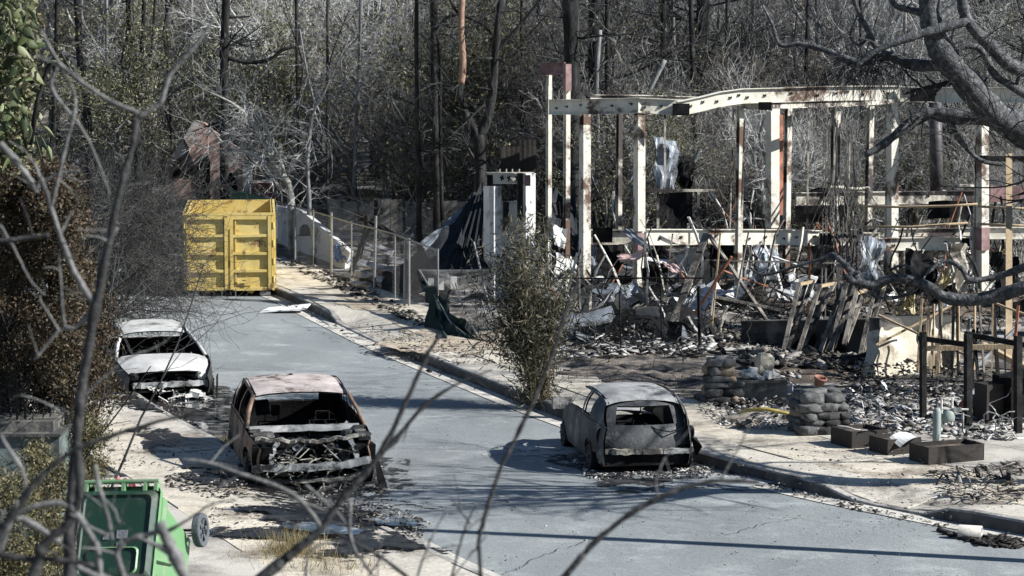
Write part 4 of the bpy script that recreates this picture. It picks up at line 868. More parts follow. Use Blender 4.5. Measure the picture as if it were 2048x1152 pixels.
# ================================================================ FENCES
M['galv'] = mat('galvanised_steel', [(.20,.205,.205), (.32,.325,.32)], 6, rough=.5, metal=.4, bump=.1)
M['wire'] = mat('fence_wire', [(.07,.07,.07), (.15,.15,.15)], 8, rough=.5, metal=.4, bump=0)
def clip_seg(p, q, x0, x1, z0, z1):
    t0, t1 = 0, 1
    for d, lo, hi, o in ((q[0]-p[0], x0, x1, p[0]), (q[1]-p[1], z0, z1, p[1])):
        if abs(d) < 1e-9:
            if o < lo or o > hi: return None
            continue
        a, b = (lo-o)/d, (hi-o)/d
        if a > b: a, b = b, a
        t0, t1 = max(t0, a), min(t1, b)
    return None if t0 >= t1 else ((p[0]+(q[0]-p[0])*t0, p[1]+(q[1]-p[1])*t0), (p[0]+(q[0]-p[0])*t1, p[1]+(q[1]-p[1])*t1))
def chainlink(nm, a, b, c, d, par, pitch=.12, r=.0019, m='wire', sub=1, sag=0, seed=0):  # a..b top, d..c bottom corners; diagonal wires
    L = (b-a).length; H = (d-a).length; n = V((b-a).cross(d-a)).normalized(); mb = MB()
    def pt(u, v):
        s_, t_ = u/L, v/H; p = a.lerp(b, s_).lerp(d.lerp(c, s_), t_)
        return p + n*sag*math.sin(math.pi*s_)*math.sin(math.pi*t_)*(1+noise.noise(V((s_*3, t_*3, seed))))
    k = -H
    while k < L+H:
        for sgn in (1, -1):
            s = clip_seg((k, 0), (k+sgn*H, H), 0, L, 0, H)
            if s:
                m_ = 1 if not sag else 5
                pts = [pt(s[0][0]+(s[1][0]-s[0][0])*i/m_, s[0][1]+(s[1][1]-s[0][1])*i/m_) + n*.004*sgn for i in range(m_+1)]
                mb.tube(pts, r, 3, cap=False)
        k += pitch
    return mk(nm, mb, M[m], par, kind='stuff')
FN = thing('chain_link_fence', G(744, 581), 'standing galvanised chain link fence along the pavement behind the kerb', 'fence')
fp = [(500,372,470),(553,393,514),(590,407,524),(627,420,537),(663,418,551),(703,441,567),(752,425,583),(790,466,597),(818,490,612),(876,512,640)]
base = []
for i, (x, y0, y1) in enumerate(fp):
    b = G(x-(4 if i in (6,) else 0), y1, .2); t = P(x, y0, b.y); t.z = 2.2 if i == 6 else (1.98 if i == 4 else 1.9); base.append((b, t))
    main = i in (0,2,4,6,8)
    mk('post', MB().tube([b-V((0,0,.2)), t], .034 if main else .02, 8), M['galv'], FN)
    if i == 8: mk('post', MB().tube([b+V((-.12,.05,-.2)), t+V((-.1,.05,-.05))], .03, 8), M['galv'], FN)
tops = [V((b.x + (t.x-b.x)*.9, b.y, 1.86)) for b, t in base]
mk('top_rail', MB().tube(tops, .022, 6), M['galv'], FN)
for i in range(len(base)-1):
    chainlink('chain_link_mesh', tops[i], tops[i+1], base[i+1][0]+V((0,0,.03)), base[i][0]+V((0,0,.03)), FN)
# fallen, bent section with green screen cloth
M['screen'] = mat('green_screen_cloth', [(.004,.014,.011), (.008,.025,.018), (.02,.045,.035)], 9, rough=.9, bump=.8, bscale=30)
FF = thing('fallen_chain_link_fence', G(930, 690), 'bent chain link fence section fallen over with torn green screen cloth', 'fence')
ta, tb = P(838,540,63.8), P(985,540,62); ba, bb = G(915,700,.35), G(995,690,.2)
mk('top_rail', MB().tube([ta, P(880,541,63.3), P(930,541,62.7), tb], .022, 6), M['galv'], FF)
mk('post', MB().tube([ta, P(868,590,61.5), P(905,650,59), P(945,680,57.6)], .026, 6), M['galv'], FF)
mk('post', MB().tube([P(892,543,63.2), P(925,610,60), P(955,676,57.8)], .022, 6), M['galv'], FF)
mk('post', MB().tube([P(948,485,60.5), P(975,600,59), P(996,688,58)], .026, 6), M['galv'], FF)
mk('post', MB().tube([P(963,600,58.9), P(975,640,58.4), P(1000,680,57.9)], .022, 6), M['galv'], FF)
chainlink('chain_link_mesh', ta, tb, bb, P(950,682,57.6), FF, sag=-.3, r=.003)
def cloth(nm, corners, par, seed, amp=.2):
    return facet(nm, corners, M['screen'], '', parent=par, nu=12, nv=10, amp=amp, seed=seed, th=.01)
cloth('screen_cloth', [(846,552,63),(862,572,62.8),(925,655,58.8),(858,668,59.4)], FF, 3)
cloth('screen_cloth', [(868,600,61.3),(905,640,59.4),(990,688,57.6),(890,680,57.8)], FF, 5)
for k, (x, y) in enumerate(((862,568),(882,568),(908,565))): mk('notice', MB().bar(P(x-6,y,63), P(x+6,y,63), .01, 24*PM(63)), M['white_board'], FF)
# burnt dark fence in front of the rubble
BF = thing('scorched_wire_fence', G(1240, 716), 'thin scorched wire fence standing before the white rubble', 'fence')
t0, t1 = P(1110,556,57), P(1408,556,56.6)
mk('top_rail', MB().tube([t0, P(1200,557,56.8), P(1300,556,56.6), t1], .02, 6), M['black'], BF)
for x, yb in ((1238,716),(1396,706),(1125,712),(1320,700)): b = G(x+4, yb, .2); mk('post', MB().tube([b, V((b.x-.04, b.y, t0.z))], .017 if x != 1396 else .04, 6), M['black'], BF)
mk('bottom_rail', MB().tube([G(1130,722,.2), G(1410,712,.2)], .015, 5), M['black'], BF)
chainlink('chain_link_mesh', t0, t1, G(1405,706,.25), G(1115,714,.25), BF, pitch=.11, r=.0022, m='black')
# ================================================================ RUBBLE OF THE BURNT HOUSE
M['metal_pale'] = two('buckled_pale_metal', [(.36,.36,.36), (.54,.54,.53), (.68,.68,.66)], 2.0, (.07,.065,.06), 1.8, (.54,.64), rough=.6, bump=.3, bscale=9)
M['metal_blue'] = two('buckled_grey_blue_metal', [(.15,.17,.20), (.26,.29,.32)], 2.0, (.05,.05,.05), 1.8, (.52,.64), rough=.5, metal=.2, bump=.3, bscale=9)
M['wood_grey'] = two('weathered_scorched_timber', [(.13,.115,.10), (.24,.22,.19)], 4, (.03,.028,.026), 2, (.5,.62), bump=.5, stretch=(1,1,.3))
M['wood_tan'] = mat('bare_timber', [(.30,.22,.13), (.46,.36,.24)], 4, bump=.4, stretch=(1,1,.3))
rng = random.Random(77); LABS = ['crumpled pale sheet of metal in the white rubble heap', 'crumpled grey-blue sheet of metal in the white rubble heap', 'charred black sheet of metal in the white rubble heap', 'pale twisted sheet of metal lying deeper in the burnt house', 'charred black sheet of metal lying deeper in the burnt house']
for k in range(280):
    near = k < 150
    px, py = (rng.uniform(1110,1430), rng.uniform(575,700)) if near else (rng.uniform(1180,2040), rng.uniform(545,640))
    q = G(px, py, .25); hgt = rng.uniform(0,1)**1.4*(.95 if near else .8); q.z = .15 + hgt; kind = rng.choices((0,1,2),(6,2,3))[0]
    m = (M['metal_pale'], M['metal_blue'], M['black'])[kind]; s = rng.choice((.3,.4,.5,.6,.7,.9,1.2))
    R = rot(rng.uniform(-.7,.9), rng.uniform(-.6,.6), rng.uniform(0,6.3))
    lab = ('big ' if s > 1 else 'small ' if s < .65 else '') + (LABS[kind] if near else (LABS[4] if kind == 2 else LABS[3]))
    lab += (' behind the bamboo shrub' if px < 1180 else ' by the leaning plank' if px > 1320 else '') if near else (' below the rusty post' if 1500 < px < 1620 else ' by the retaining wall' if px > 1620 else '')
    if not near and kind == 1: m = M['metal_pale']
    mk('metal_sheet', MB().sheet(q, s, s*rng.uniform(.3,.8), R, 5, 4, rng.uniform(.12,.4), k, th=.012), m, label=lab, cat='metal sheet', group='sheet metal in the ' + ('white rubble heap' if near else 'burnt house'))
debris([(1110,600),(1420,570),(1430,700),(1110,716)], 1500, 31, .35, .03, .22, 'chips_pale', 'rubble', flat=.2, long_=3)
debris([(1110,560),(2040,545),(2040,640),(1430,700),(1110,700)], 2600, 32, .22, .03, .24, 'chips', 'rubble')
debris([(1420,640),(1740,700),(1740,760),(1480,730)], 900, 33, .24, .02, .13, 'chips', 'rubble')
debris([(1640,700),(1990,740),(2040,790),(1700,790)], 1400, 34, .45, .015, .10, 'chips_dark', 'rubble')
debris([(1690,770),(2040,770),(2040,880),(1690,865)], 1500, 35, .25, .02, .16, 'chips_pale', 'rubble', flat=.25, long_=3)
debris([(1500,700),(1740,715),(1740,735),(1500,730)], 420, 44, .35, .04, .3, 'chips', 'rubble', long_=3)
debris([(1400,790),(1610,810),(1590,860),(1440,850),(1400,820)], 800, 36, .24, .015, .1, 'chips_pale', 'rubble')
debris([(1480,740),(1600,740),(1610,800),(1480,800)], 260, 37, .3, .03, .14, 'chips_pale', 'rubble')
debris([(1860,940),(2040,920),(2048,1000),(1900,1000)], 420, 38, .25, .015, .08, 'chips', 'rubble', long_=7, flat=.15)
debris([(1420,880),(1860,900),(2040,1010),(1880,1040),(1480,950)], 400, 39, .3, .01, .05, 'chips')
debris([(560,505),(700,560),(860,640),(840,655),(690,585),(560,525)], 900, 40, .2, .02, .16, 'chips', 'rubble')
debris([(700,640),(960,690),(990,730),(860,730),(720,660)], 700, 41, .21, .01, .06, 'chips_dark')
debris([(980,690),(1420,715),(1420,800),(1180,780),(1000,740)], 700, 42, .3, .01, .05, 'chips_dark')
debris([(560,590),(760,690),(1000,790),(980,790),(740,700),(550,600)], 120, 43, .2, .02, .08, 'chips_dark')
# long scorched poles, studs and battens, each one a thing of its own
def pole(px0, py0, Y0, px1, py1, Y1, w_, m, label, cat='pole', round_=False, h_=None, group=None, nm='pole'):
    a = P(px0,py0,Y0); b = P(px1,py1,Y1)
    mb = MB().tube([a, a.lerp(b,.5)+V((0,0,-.01)), b], w_/2, 7) if round_ else MB().bar(a, b, w_, h_ or w_)
    return mk(nm, mb, M[m], label=label, cat=cat, group=group)
pole(1413,468,58.5,1322,712,56.0,.16,'wood_grey','wide grey plank leaning steeply out of the rubble','plank',nm='plank',h_=.05)
pole(1418,470,58.4,1560,680,57,.10,'wood_grey','grey plank sloping down to the right from the leaning plank top','plank',nm='plank',h_=.05)
pole(1410,520,58,1700,527,58,.035,'wood_grey','thin horizontal batten between the leaning plank and the trellis','batten',nm='batten')
pole(1441,465,58,1424,650,57.4,.035,'wood_tan','tan upright batten just right of the leaning plank','batten',nm='batten')
pole(1497,465,57.8,1470,600,57.2,.03,'wood_grey','thin slanting batten before the cream posts','batten',nm='batten')
pole(1432,594,57,1570,622,57,.06,'wood_grey','low sloping rail above the dark rubble','rail',nm='rail')
pole(1420,655,56,1450,710,55,.07,'char','short charred stick leaning at the fence end','stick',nm='stick')
pole(1212,690,56.4,1182,722,55.8,.08,'wood_grey','short pale stick leaning at the fence foot','stick',nm='stick')
pole(1190,690,56.3,1330,682,56.3,.04,'black','dark flat bar lying along the fence foot','bar',nm='bar')
pole(1670,216,70,1664,560,66,.07,'wood_grey','tall grey pole hung about with burnt twigs','pole',round_=True)
pole(1700,215,69.5,1693,600,65,.05,'wood_grey','slim grey pole beside the tall twiggy pole','pole',round_=True)
pole(1512,380,68,1497,560,67,.03,'wood_grey','thin rod standing between two cream posts','rod',nm='rod',round_=True)
# bent bars, pipes and studs standing and leaning all through the burnt storey
rng = random.Random(303)
for k in range(190):
    px = rng.uniform(1120,2040); py = rng.uniform(560,690) if px < 1440 else rng.uniform(545,630); b = G(px, py, .25); Lh = rng.uniform(.6,2.9)
    lean = V((rng.gauss(0,.5), rng.gauss(0,.35), 1)).normalized(); pts = [b]; d = lean.copy()
    for i in range(5): d = (d + V((rng.gauss(0,.16), rng.gauss(0,.12), rng.gauss(-.05,.1)))).normalized(); pts.append(pts[-1]+d*Lh/5)
    m = rng.choice(('char','wood_grey','cream2','rust','black','metal_pale')); w_ = rng.uniform(.025,.075)
    mb = MB().tube(pts, w_/2, 5) if k % 2 else MB()
    if not k % 2:
        for a_, b_ in zip(pts, pts[1:]): mb.bar(a_, b_, w_, w_*.5)
    zone = 'in front of the bamboo shrub side of the rubble' if px < 1180 else 'in the white rubble heap' if px < 1440 else 'below the rusty post' if px < 1640 else 'behind the retaining wall' if px < 1900 else 'by the tall cream post'
    mk('bent_bar' if k % 2 else 'bent_strip', mb, M[m], label=('tall ' if Lh > 1.8 else 'short ' if Lh < 1.1 else '') + {'char':'charred','wood_grey':'grey timber','cream2':'cream painted','rust':'rusty','black':'sooty black','metal_pale':'pale metal'}[m] + (' bent rod standing ' if k % 2 else ' bent strip standing ') + zone, cat='bar', group='bent bars standing in the burnt house')
mb = MB()
for k in range(650):                    # loose wire and cable
    px = rng.uniform(1115,2040); py = rng.uniform(555,700) if px < 1440 else rng.uniform(540,640); p = G(px, py, rng.uniform(.25,.9)); pts = [p]; d = V((rng.gauss(0,1), rng.gauss(0,.5), rng.gauss(.2,.5)))
    for i in range(7): d = (d + V((rng.gauss(0,.7), rng.gauss(0,.5), rng.gauss(-.1,.5)))).normalized(); pts.append(pts[-1]+d*rng.uniform(.08,.22))
    mb.tube(pts, rng.uniform(.006,.014), 3, cap=False)
mk('wire_tangle', mb, M['char'], kind='stuff')
mb = MB()
for k in range(130):
    px = rng.uniform(1115,1430) if k % 2 else rng.uniform(1690,2040); py = rng.uniform(580,705) if k % 2 else rng.uniform(790,870); p = G(px, py, rng.uniform(.25,.6)); pts = [p]; d = V((rng.gauss(0,1), rng.gauss(0,.5), rng.gauss(.1,.4)))
    for i in range(6): d = (d + V((rng.gauss(0,.6), rng.gauss(0,.5), rng.gauss(-.1,.4)))).normalized(); pts.append(pts[-1]+d*rng.uniform(.06,.16))
    mb.tube(pts, rng.uniform(.006,.014), 3, cap=False)
mk('wire_tangle', mb, M['alu'], kind='stuff')
# sheets hanging and leaning upright in the lower storey
for k, (x, y, w_, h_, Y, m, lab) in enumerate(((1215,500,60,90,66,'black','black sheet hanging upright below the first floor beam end'),(1180,510,40,100,67,'metal_blue','blue grey sheet standing behind the bamboo shrub'),(1330,330,50,110,74,'metal_blue','blue grey corrugated sheet leaning behind the cream posts'),(1370,350,40,80,74.5,'black','black corrugated sheet beside the leaning blue grey one'),(1440,520,50,70,66,'black','black panel standing behind the leaning plank'),(1530,530,50,80,66,'metal_blue','blue grey panel standing below the rusty post'),(1640,530,60,80,64,'black','black panel standing behind the trellis frames'),(1740,520,50,100,63,'metal_blue','grey blue panel standing left of the cream post'),(1840,545,70,90,60,'black','black panel standing behind the low oak bough'),(1920,540,40,110,60,'cream2','scorched cream panel standing by the tall cream post'),(2010,560,50,110,58,'black','black panel standing beside the tan post'),(1600,575,60,50,62,'metal_pale','pale curled sheet lying below the rusty post'),(1900,600,50,40,57,'metal_pale','pale curled sheet lying beside the tall cream post'))):
    facet('hanging_sheet', [(x-w_/2,y-h_/2,Y),(x+w_/2,y-h_/2+8,Y+.4),(x+w_/2-6,y+h_/2,Y-.2),(x-w_/2+8,y+h_/2-6,Y-.4)], M[m], lab, 'sheet', amp=.16, seed=k+20, nu=10, nv=8)
# bamboo handrails strung across the frame
for k, (pts, lab) in enumerate((([(1695,412,62.5),(1800,414,62),(1900,412,61.6),(1955,408,61.4)],'upper cane rail running across the steel frame'),([(1690,453,62.5),(1820,454,62),(1935,446,61.5)],'lower cane rail running across the steel frame'),([(1955,413,61.2),(2060,418,60.5)],'upper cane rail right of the tall cream post'),([(1955,448,61.2),(2060,452,60.5)],'lower cane rail right of the tall cream post'))):
    mk('cane_rail', MB().tube([P(*p) for p in pts], .03, 7), M['wood_tan'], label=lab, cat='rail', smooth=True)
# leaning trellis frames
TG = 'leaning trellis frames'
for k, (bx, by, tx, ty, w_) in enumerate(((1566,722,1612,566,28),(1600,705,1655,570,30),(1640,715,1700,565,26),(1664,700,1706,560,22),(1722,715,1760,575,20),(1690,690,1722,585,18))):
    Y = 53.6 - .12*k; root = thing('trellis_frame', G(bx, by, .2), ('widest grey trellis frame leaning at the end of the row','second leaning trellis frame in the row','third leaning trellis frame in the row','fourth leaning trellis frame with narrow rungs','trellis frame leaning against the broken concrete wall','short trellis frame tucked between its taller neighbours')[k], 'trellis', TG)
    a0, a1 = P(bx-w_*.12,by,Y), P(tx-w_*.5,ty,Y+1.2); b0, b1 = P(bx+w_*.12,by-6,Y+.3), P(tx+w_*.5,ty-6,Y+1.5)
    for p_, q_ in ((a0,a1),(b0,b1),(a0.lerp(b0,.4)+V((.05,.2,0)), a1.lerp(b1,.3)+V((.1,.3,0)))): mk('stile', MB().bar(p_, q_, .085, .05), M['wood_grey'], root)
    for t in (.98,.72,.45): mk('rung', MB().bar(a0.lerp(a1,t), b0.lerp(b1,t), .06, .06), M['wood_tan' if t > .9 else 'wood_grey'], root)
# broken concrete retaining wall
M['tan_wall'] = two('tan_broken_concrete', [(.32,.285,.22), (.44,.40,.32), (.52,.475,.39)], 1.2, (.24,.20,.15), 1.5, (.57,.66), bump=.5, bscale=20)
M['soot_wall'] = two('sooted_concrete', [(.022,.023,.023), (.05,.05,.048)], 1.5, (.13,.12,.11), 1, (.58,.7), bump=.3)
RW = thing('broken_retaining_wall', G(1820, 765, .2), 'broken tan concrete retaining wall with sooted top and crumbling face', 'wall')
def facetp(nm, c, m, nu, nv, amp, seed, th, par): return facet(nm, c, m, '', parent=par, nu=nu, nv=nv, amp=amp, seed=seed, th=th)
Y = 54.2
facetp('wall_cap', [(1500,640,57.4),(1752,636,55.0),(1752,666,55.0),(1500,676,57.4)], M['soot_wall'], 14, 3, .02, 1, .3, RW)
facetp('wall_cap', [(1738,634,52.0),(1902,630,53.4),(1902,662,53.4),(1738,664,52.0)], M['soot_wall'], 10, 3, .02, 7, .3, RW)
facetp('wall_face', [(1500,674,57.4),(1752,664,55.0),(1750,735,54.6),(1500,712,57.3)], M['soot_wall'], 10, 4, .03, 2, .3, RW)
facetp('wall_face', [(1738,663,52.0),(1846,662,53.0),(1846,765,52.4),(1722,758,51.4)], M['tan_wall'], 22, 18, .06, 3, .35, RW)
facetp('crumbled_face', [(1830,660,52.7),(1902,660,53.3),(1898,772,52.4),(1828,766,51.9)], M['tan_wall'], 22, 30, .24, 5, .35, RW)
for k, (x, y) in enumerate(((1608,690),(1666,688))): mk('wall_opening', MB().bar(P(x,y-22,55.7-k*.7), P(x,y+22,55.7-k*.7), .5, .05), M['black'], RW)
# yellowish fibre-glass lumps and pipes behind the wall
M['fibre'] = mat('yellowish_insulation', [(.36,.31,.18), (.50,.44,.28)], 4, bump=.7)
for k, (x, y, r) in enumerate(((1812,608,22),(1888,560,14),(2000,520,11))):
    facet('insulation_lump', [(x-r*.5,y-r,60),(x+r*.3,y-r*.8,60),(x+r,y+r,59.6),(x-r*.9,y+r*.9,59.6)], M['fibre'], ('large yellowish insulation lump on top of the retaining wall','yellowish insulation lump hanging by the cream post','small yellowish insulation lump right of the tall cream post')[k], 'insulation', amp=.22, seed=k+3, nu=9, nv=9, th=.1)
# timber scaffold at the right: tan posts, crossed braces
M['tan_post'] = M['wood_tan']
for a_ in ((2018,312,60.5,2018,752,53.8,.14,'wood_tan','tall tan timber post at the right of the steel frame','post'),(1950,316,60.6,2075,318,60.2,.13,'wood_grey','grey timber crossbeam on the tall tan post','beam'),
           (1757,630,51.4,1935,712,50.6,.05,'wood_tan','thin cane brace sloping down across the retaining wall','brace'),(1912,606,51.6,1752,690,51.2,.05,'wood_tan','thin cane brace sloping up across the retaining wall','brace'),
           (1868,608,51.2,1866,758,50.8,.045,'wood_tan','upright cane before the crumbled wall face','cane'),(1917,604,51.2,1918,760,50.8,.05,'wood_tan','upright cane at the end of the retaining wall','cane'),
           (1950,600,53,1948,765,52,.045,'wood_tan','upright cane beside the tall cream post foot','cane'),(1975,600,53,2060,632,52.5,.05,'wood_tan','cane brace sloping right from the tall cream post','brace'),
           (1850,697,47.2,2040,692,47,.09,'wood_tan','tan cross rail on the black pergola posts','rail'),(2040,650,53,1945,740,52.5,.09,'grey_sheet','grey metal brace leaning behind the pergola','brace'),(1965,690,53,2060,740,52,.12,'wood_tan','thick tan pole sloping down behind the pergola','pole'),
           (1900,690,52.5,1892,765,52,.2,'char','thick charred stump post against the crumbled wall','post')):
    pole(*a_[:8], a_[8], a_[9], round_=(a_[9] in ('cane','brace')), nm=a_[9])
for k in range(16):                     # thin burnt studs and rods at the lot edge
    r_ = random.Random(k+400); x = 1835 + k*13.5; y0, y1 = r_.uniform(560,680), r_.uniform(735,775)
    pole(x+r_.uniform(-14,14), y0, 50.6, x, y1, 50.2, r_.uniform(.03,.06), r_.choice(('char','rust','wood_grey','wood_tan')), ('tall' if y0 < 620 else 'short') + ' thin burnt stud standing behind the pergola', 'stud', group='thin studs behind the pergola', nm='burnt_stud')
# black pergola
PG = thing('charred_pergola', G(1940, 840, .2), 'charred black timber pergola posts with a sagging top beam', 'pergola')
for x, yb, yt, wpx in ((1846,842,664,11),(1936,858,668,13),(2036,870,672,13)):
    b = G(x, yb, .2); t = P(x, yt, b.y); mk('post', MB().bar(b, t, wpx*PM(b.y), wpx*PM(b.y), V((-.4,1,0))), M['char'], PG)
mk('top_beam', MB().bar(P(1838,676,47), P(1940,690,46.2), .07, .09), M['char'], PG); mk('top_beam', MB().bar(P(1930,668,46), P(2060,692,45.2), .07, .09), M['char'], PG)
for a_, b_ in (((2030,705),(2026,860)),((1942,720),(1950,830))): mk('brace', MB().bar(P(*a_,46), P(*b_,45.6), .06), M['char'], PG)
# ================================================================ STONE PIERS, PLANTERS AND SMALL THINGS ON THE LOT
M['stone'] = two('sooted_river_stone', [(.05,.052,.055), (.11,.112,.112), (.20,.195,.185)], 4, (.03,.03,.03), 1.5, (.5,.62), bump=.4, bscale=14, rough=.85)
M['stone_tan'] = mat('tan_stone', [(.18,.14,.10), (.30,.24,.18)], 3, bump=.5)
def rock(c, d, rz, seed, n=8, m=6):
    mb = MB(); rows = []
    for j in range(m+1):
        ph = math.pi*j/m; r = []
        for i in range(n+1):
            a = 2*math.pi*(i % n)/n; v = V((math.copysign(abs(math.cos(a))**.6, math.cos(a))*math.sin(ph)**.6, math.copysign(abs(math.sin(a))**.6, math.sin(a))*math.sin(ph)**.6, math.copysign(abs(math.cos(ph))**.7, math.cos(ph))))
            v *= 1 + .34*noise.noise(v*1.7 + V((seed*3.1, seed, 0)))
            r.append(V(c) + rot(rz=rz) @ V((v.x*d[0]/2, v.y*d[1]/2, v.z*d[2]/2)))
        rows.append(r)
    return mb.grid(rows)
def stone_pier(base, W0, W1, H, label, seed, name='stone_pier'):
    root = thing(name, base, label, 'stone pier'); rng = random.Random(seed); z = 0; row = 0
    mk('mortar_core', MB().bar(base, base+V((0,0,H*.93)), (W0+W1)/2*.62, (W0+W1)/2*.62), M['soot_wall'], root)
    while z < H-.05:
        hh = rng.uniform(.10,.19); t = z/H; Wd = (W0+(W1-W0)*t)*rng.uniform(.92,1.06); nper = max(4, int(4*Wd/.36)); off = rng.random()
        for k in range(nper):
            u = ((k+off)/nper)*4; side = int(u) % 4; f = (u % 1)-.5
            ang = side*math.pi/2; q = rot(rz=ang+.25) @ V((Wd/2-.05, f*Wd*.92, 0))
            mk('stone', rock(base + q + V((0,0,z+hh/2)), (rng.uniform(.2,.32), Wd*4/nper*rng.uniform(.9,1.3), hh*rng.uniform(.95,1.25)), ang+.25+rng.uniform(-.3,.3), seed*100+row*10+k, 9, 7), M['stone_tan'] if rng.random() < .16 else M['stone'], root, smooth=True)
        z += hh*.95; row += 1
    for k in range(3): mk('cap_stone', rock(base+V((rng.uniform(-.12,.12)*W1*2, rng.uniform(-.1,.1), H-.03)), (W1*.8, W1*.7, .12), rng.uniform(0,3), seed+50+k), M['stone'], root, smooth=True)
b1 = G(1638, 862, .2); stone_pier(b1, .80, .58, .72, 'wide sooty river stone pier carrying a terracotta pot', 5)
b2 = G(1440, 805, .2); stone_pier(b2, .58, .24, .84, 'thin ruined river stone pier tapering to single stones', 9)
# terracotta pot lying tilted on the wide pier
M['terracotta'] = mat('terracotta', [(.20,.095,.065), (.32,.17,.125)], 4, bump=.3)
mb = MB(); ax = V((.25,-.25,1)); pc = b1 + V((-.02,0,.79))
mb.lathe([(.001,0),(.07,0),(.1,.12),(.115,.12),(.115,.155),(.1,.155),(.09,.11),(.065,.02),(.001,.02)], pc, 16, ax)
mk('terracotta_pot', mb, M['terracotta'], label='cracked terracotta pot tilted on top of the wide stone pier', cat='pot', smooth=True)
# ash-filled concrete basin between the piers
M['basin'] = two('sooty_basin_concrete', [(.10,.10,.09), (.18,.17,.155)], 2, (.05,.05,.05), 1.4, (.5,.6), bump=.4)
bs = G(1525, 806, .2); BS = thing('concrete_basin', bs, 'sooty concrete basin heaped with white ash between the stone piers', 'basin')
mb = MB(); mb.box(bs+V((0,.3,.2)), (.88,.62,.40), rot(rz=.06)); mb.box(bs+V((0,-.02,.40)), (.90,.08,.05), rot(rz=.06)); mk('tub', mb, M['basin'], BS)
mb = MB(); rng = random.Random(6)
for k in range(26):
    r_ = rock(bs+V((rng.uniform(-.36,.36), rng.uniform(.1,.55), .42+rng.uniform(0,.1))), (rng.uniform(.08,.25), rng.uniform(.08,.2), rng.uniform(.05,.16)), rng.uniform(0,6), k, 6, 4); mb.add(r_.v, r_.f)
mk('ash_heap', mb, M['ash'], BS, kind='stuff')
mk('broken_block', rock(bs+V((.08,.45,.66)), (.36,.3,.44), .3, 91), M['tan_wall'], BS)
mk('white_block', MB().box(bs+V((-.16,.25,.54)), (.14,.12,.18), rot(0,.1,.3)), M['white_board'], BS)
# bent grey sheets right of the basin
facet('bent_metal_sheet', [(1534,742,49.6),(1546,744,49.5),(1582,806,48.6),(1536,800,48.8)], M['grey_sheet'], 'triangular bent grey sheet propped beside the ash basin', 'sheet', amp=.06, seed=3)
facet('bent_metal_sheet', [(1552,780,48.8),(1600,790,48.5),(1598,832,47.6),(1556,832,47.7)], M['grey_sheet'], 'curled grey sheet on the ground beside the wide stone pier', 'sheet', amp=.22, seed=7)
for k in range(5): pole(1455+3*k, 735+4*k, 49.4, 1476+7*k, 800, 48.4, .035, 'char' if k % 2 else 'wood_grey', 'charred stick leaning between the thin pier and the basin', 'stick', group='sticks by the thin stone pier', nm='stick')
# yellow hose, cut timber blocks
M['hose'] = mat('yellow_hose', [(.42,.32,.08), (.55,.45,.16)], 5, rough=.5)
mk('yellow_hose', MB().tube([G(1478,828,.24), G(1495,826,.3)+V((0,0,.05)), G(1530,824,.33)+V((0,0,.06)), G(1570,828,.3)+V((0,0,.02)), G(1605,836,.24)], .035, 7), M['hose'], label='yellow hose arched over the ash before the stone piers', cat='hose', smooth=True)
for k, (x, y, L, a_) in enumerate(((1448,840,.5,.5),(1476,850,.36,.9))): mk('cut_log', MB().tube([G(x,y,.26), G(x,y,.26)+V((math.cos(a_)*L, math.sin(a_)*L, .04))], .06, 8), M['wood_grey'], label=('longer grey log by the yellow hose end','short grey log below the yellow hose')[k], cat='log')
# steel planter boxes
M['planter'] = two('dark_rusted_planter_steel', [(.016,.013,.012), (.032,.026,.023), (.055,.045,.040)], 2, (.02,.016,.014), 1.2, (.5,.64), rough=.7, bump=.2)
for k, (x, y, w_, d_, h_, lab) in enumerate(((1718,889,.56,.6,.28,'dark steel planter box behind the other two'),(1790,904,.52,.5,.26,'dark steel planter box with crumpled foil at its corner'),(1893,921,.85,.5,.28,'long dark steel planter box holding the gas cylinder'))):
    c = G(x, y, .2); root = thing('planter_box', c, lab, 'planter', 'steel planter boxes on the forecourt'); a_ = .42; R = rot(rz=a_)
    pts = [c + R @ V((sx*w_*.62, sy*d_*.55, 0)) for sx, sy in ((-1,-1),(1,-1),(1,1),(-1,1))]
    for i in range(4): mk('side', MB().slab([pts[i], pts[(i+1)%4], pts[(i+1)%4]+V((0,0,h_)), pts[i]+V((0,0,h_))], R @ V(((0,.015,0),(-.015,0,0),(0,-.015,0),(.015,0,0))[i])), M['planter'], root)
    mk('soil', MB().slab([p.lerp(c,.04)+V((0,0,h_*.45)) for p in pts], (0,0,h_*.3)), M['earth'], root)
mk('crumpled_foil', MB().sheet(G(1812,896,.3)+V((0,0,.06)), .42, .3, rot(.3,-.3,.4), 7, 6, .22, 4, th=.006), M['white_board'], label='crumpled white foil beside the middle planter box', cat='foil')
# gas cylinder
M['cyl'] = mat('grey_green_cylinder', [(.18,.22,.21), (.28,.32,.30)], 2, rough=.6, bump=.1)
c = G(1878, 896, .2); c.y += .25; H = 70*PM(c.y)
GC = mk('gas_cylinder', MB().lathe([(.001,0),(.064,0),(.066,.03),(.066,H-.07),(.055,H-.02),(.03,H),(.001,H+.005)], c+V((0,0,.06)), 16), M['cyl'], label='grey green gas cylinder standing in the long planter box', cat='cylinder', smooth=True)
mk('valve', MB().tube([c+V((0,0,H+.05)), c+V((0,0,H+.13))], .018, 8), M['alu'], GC)
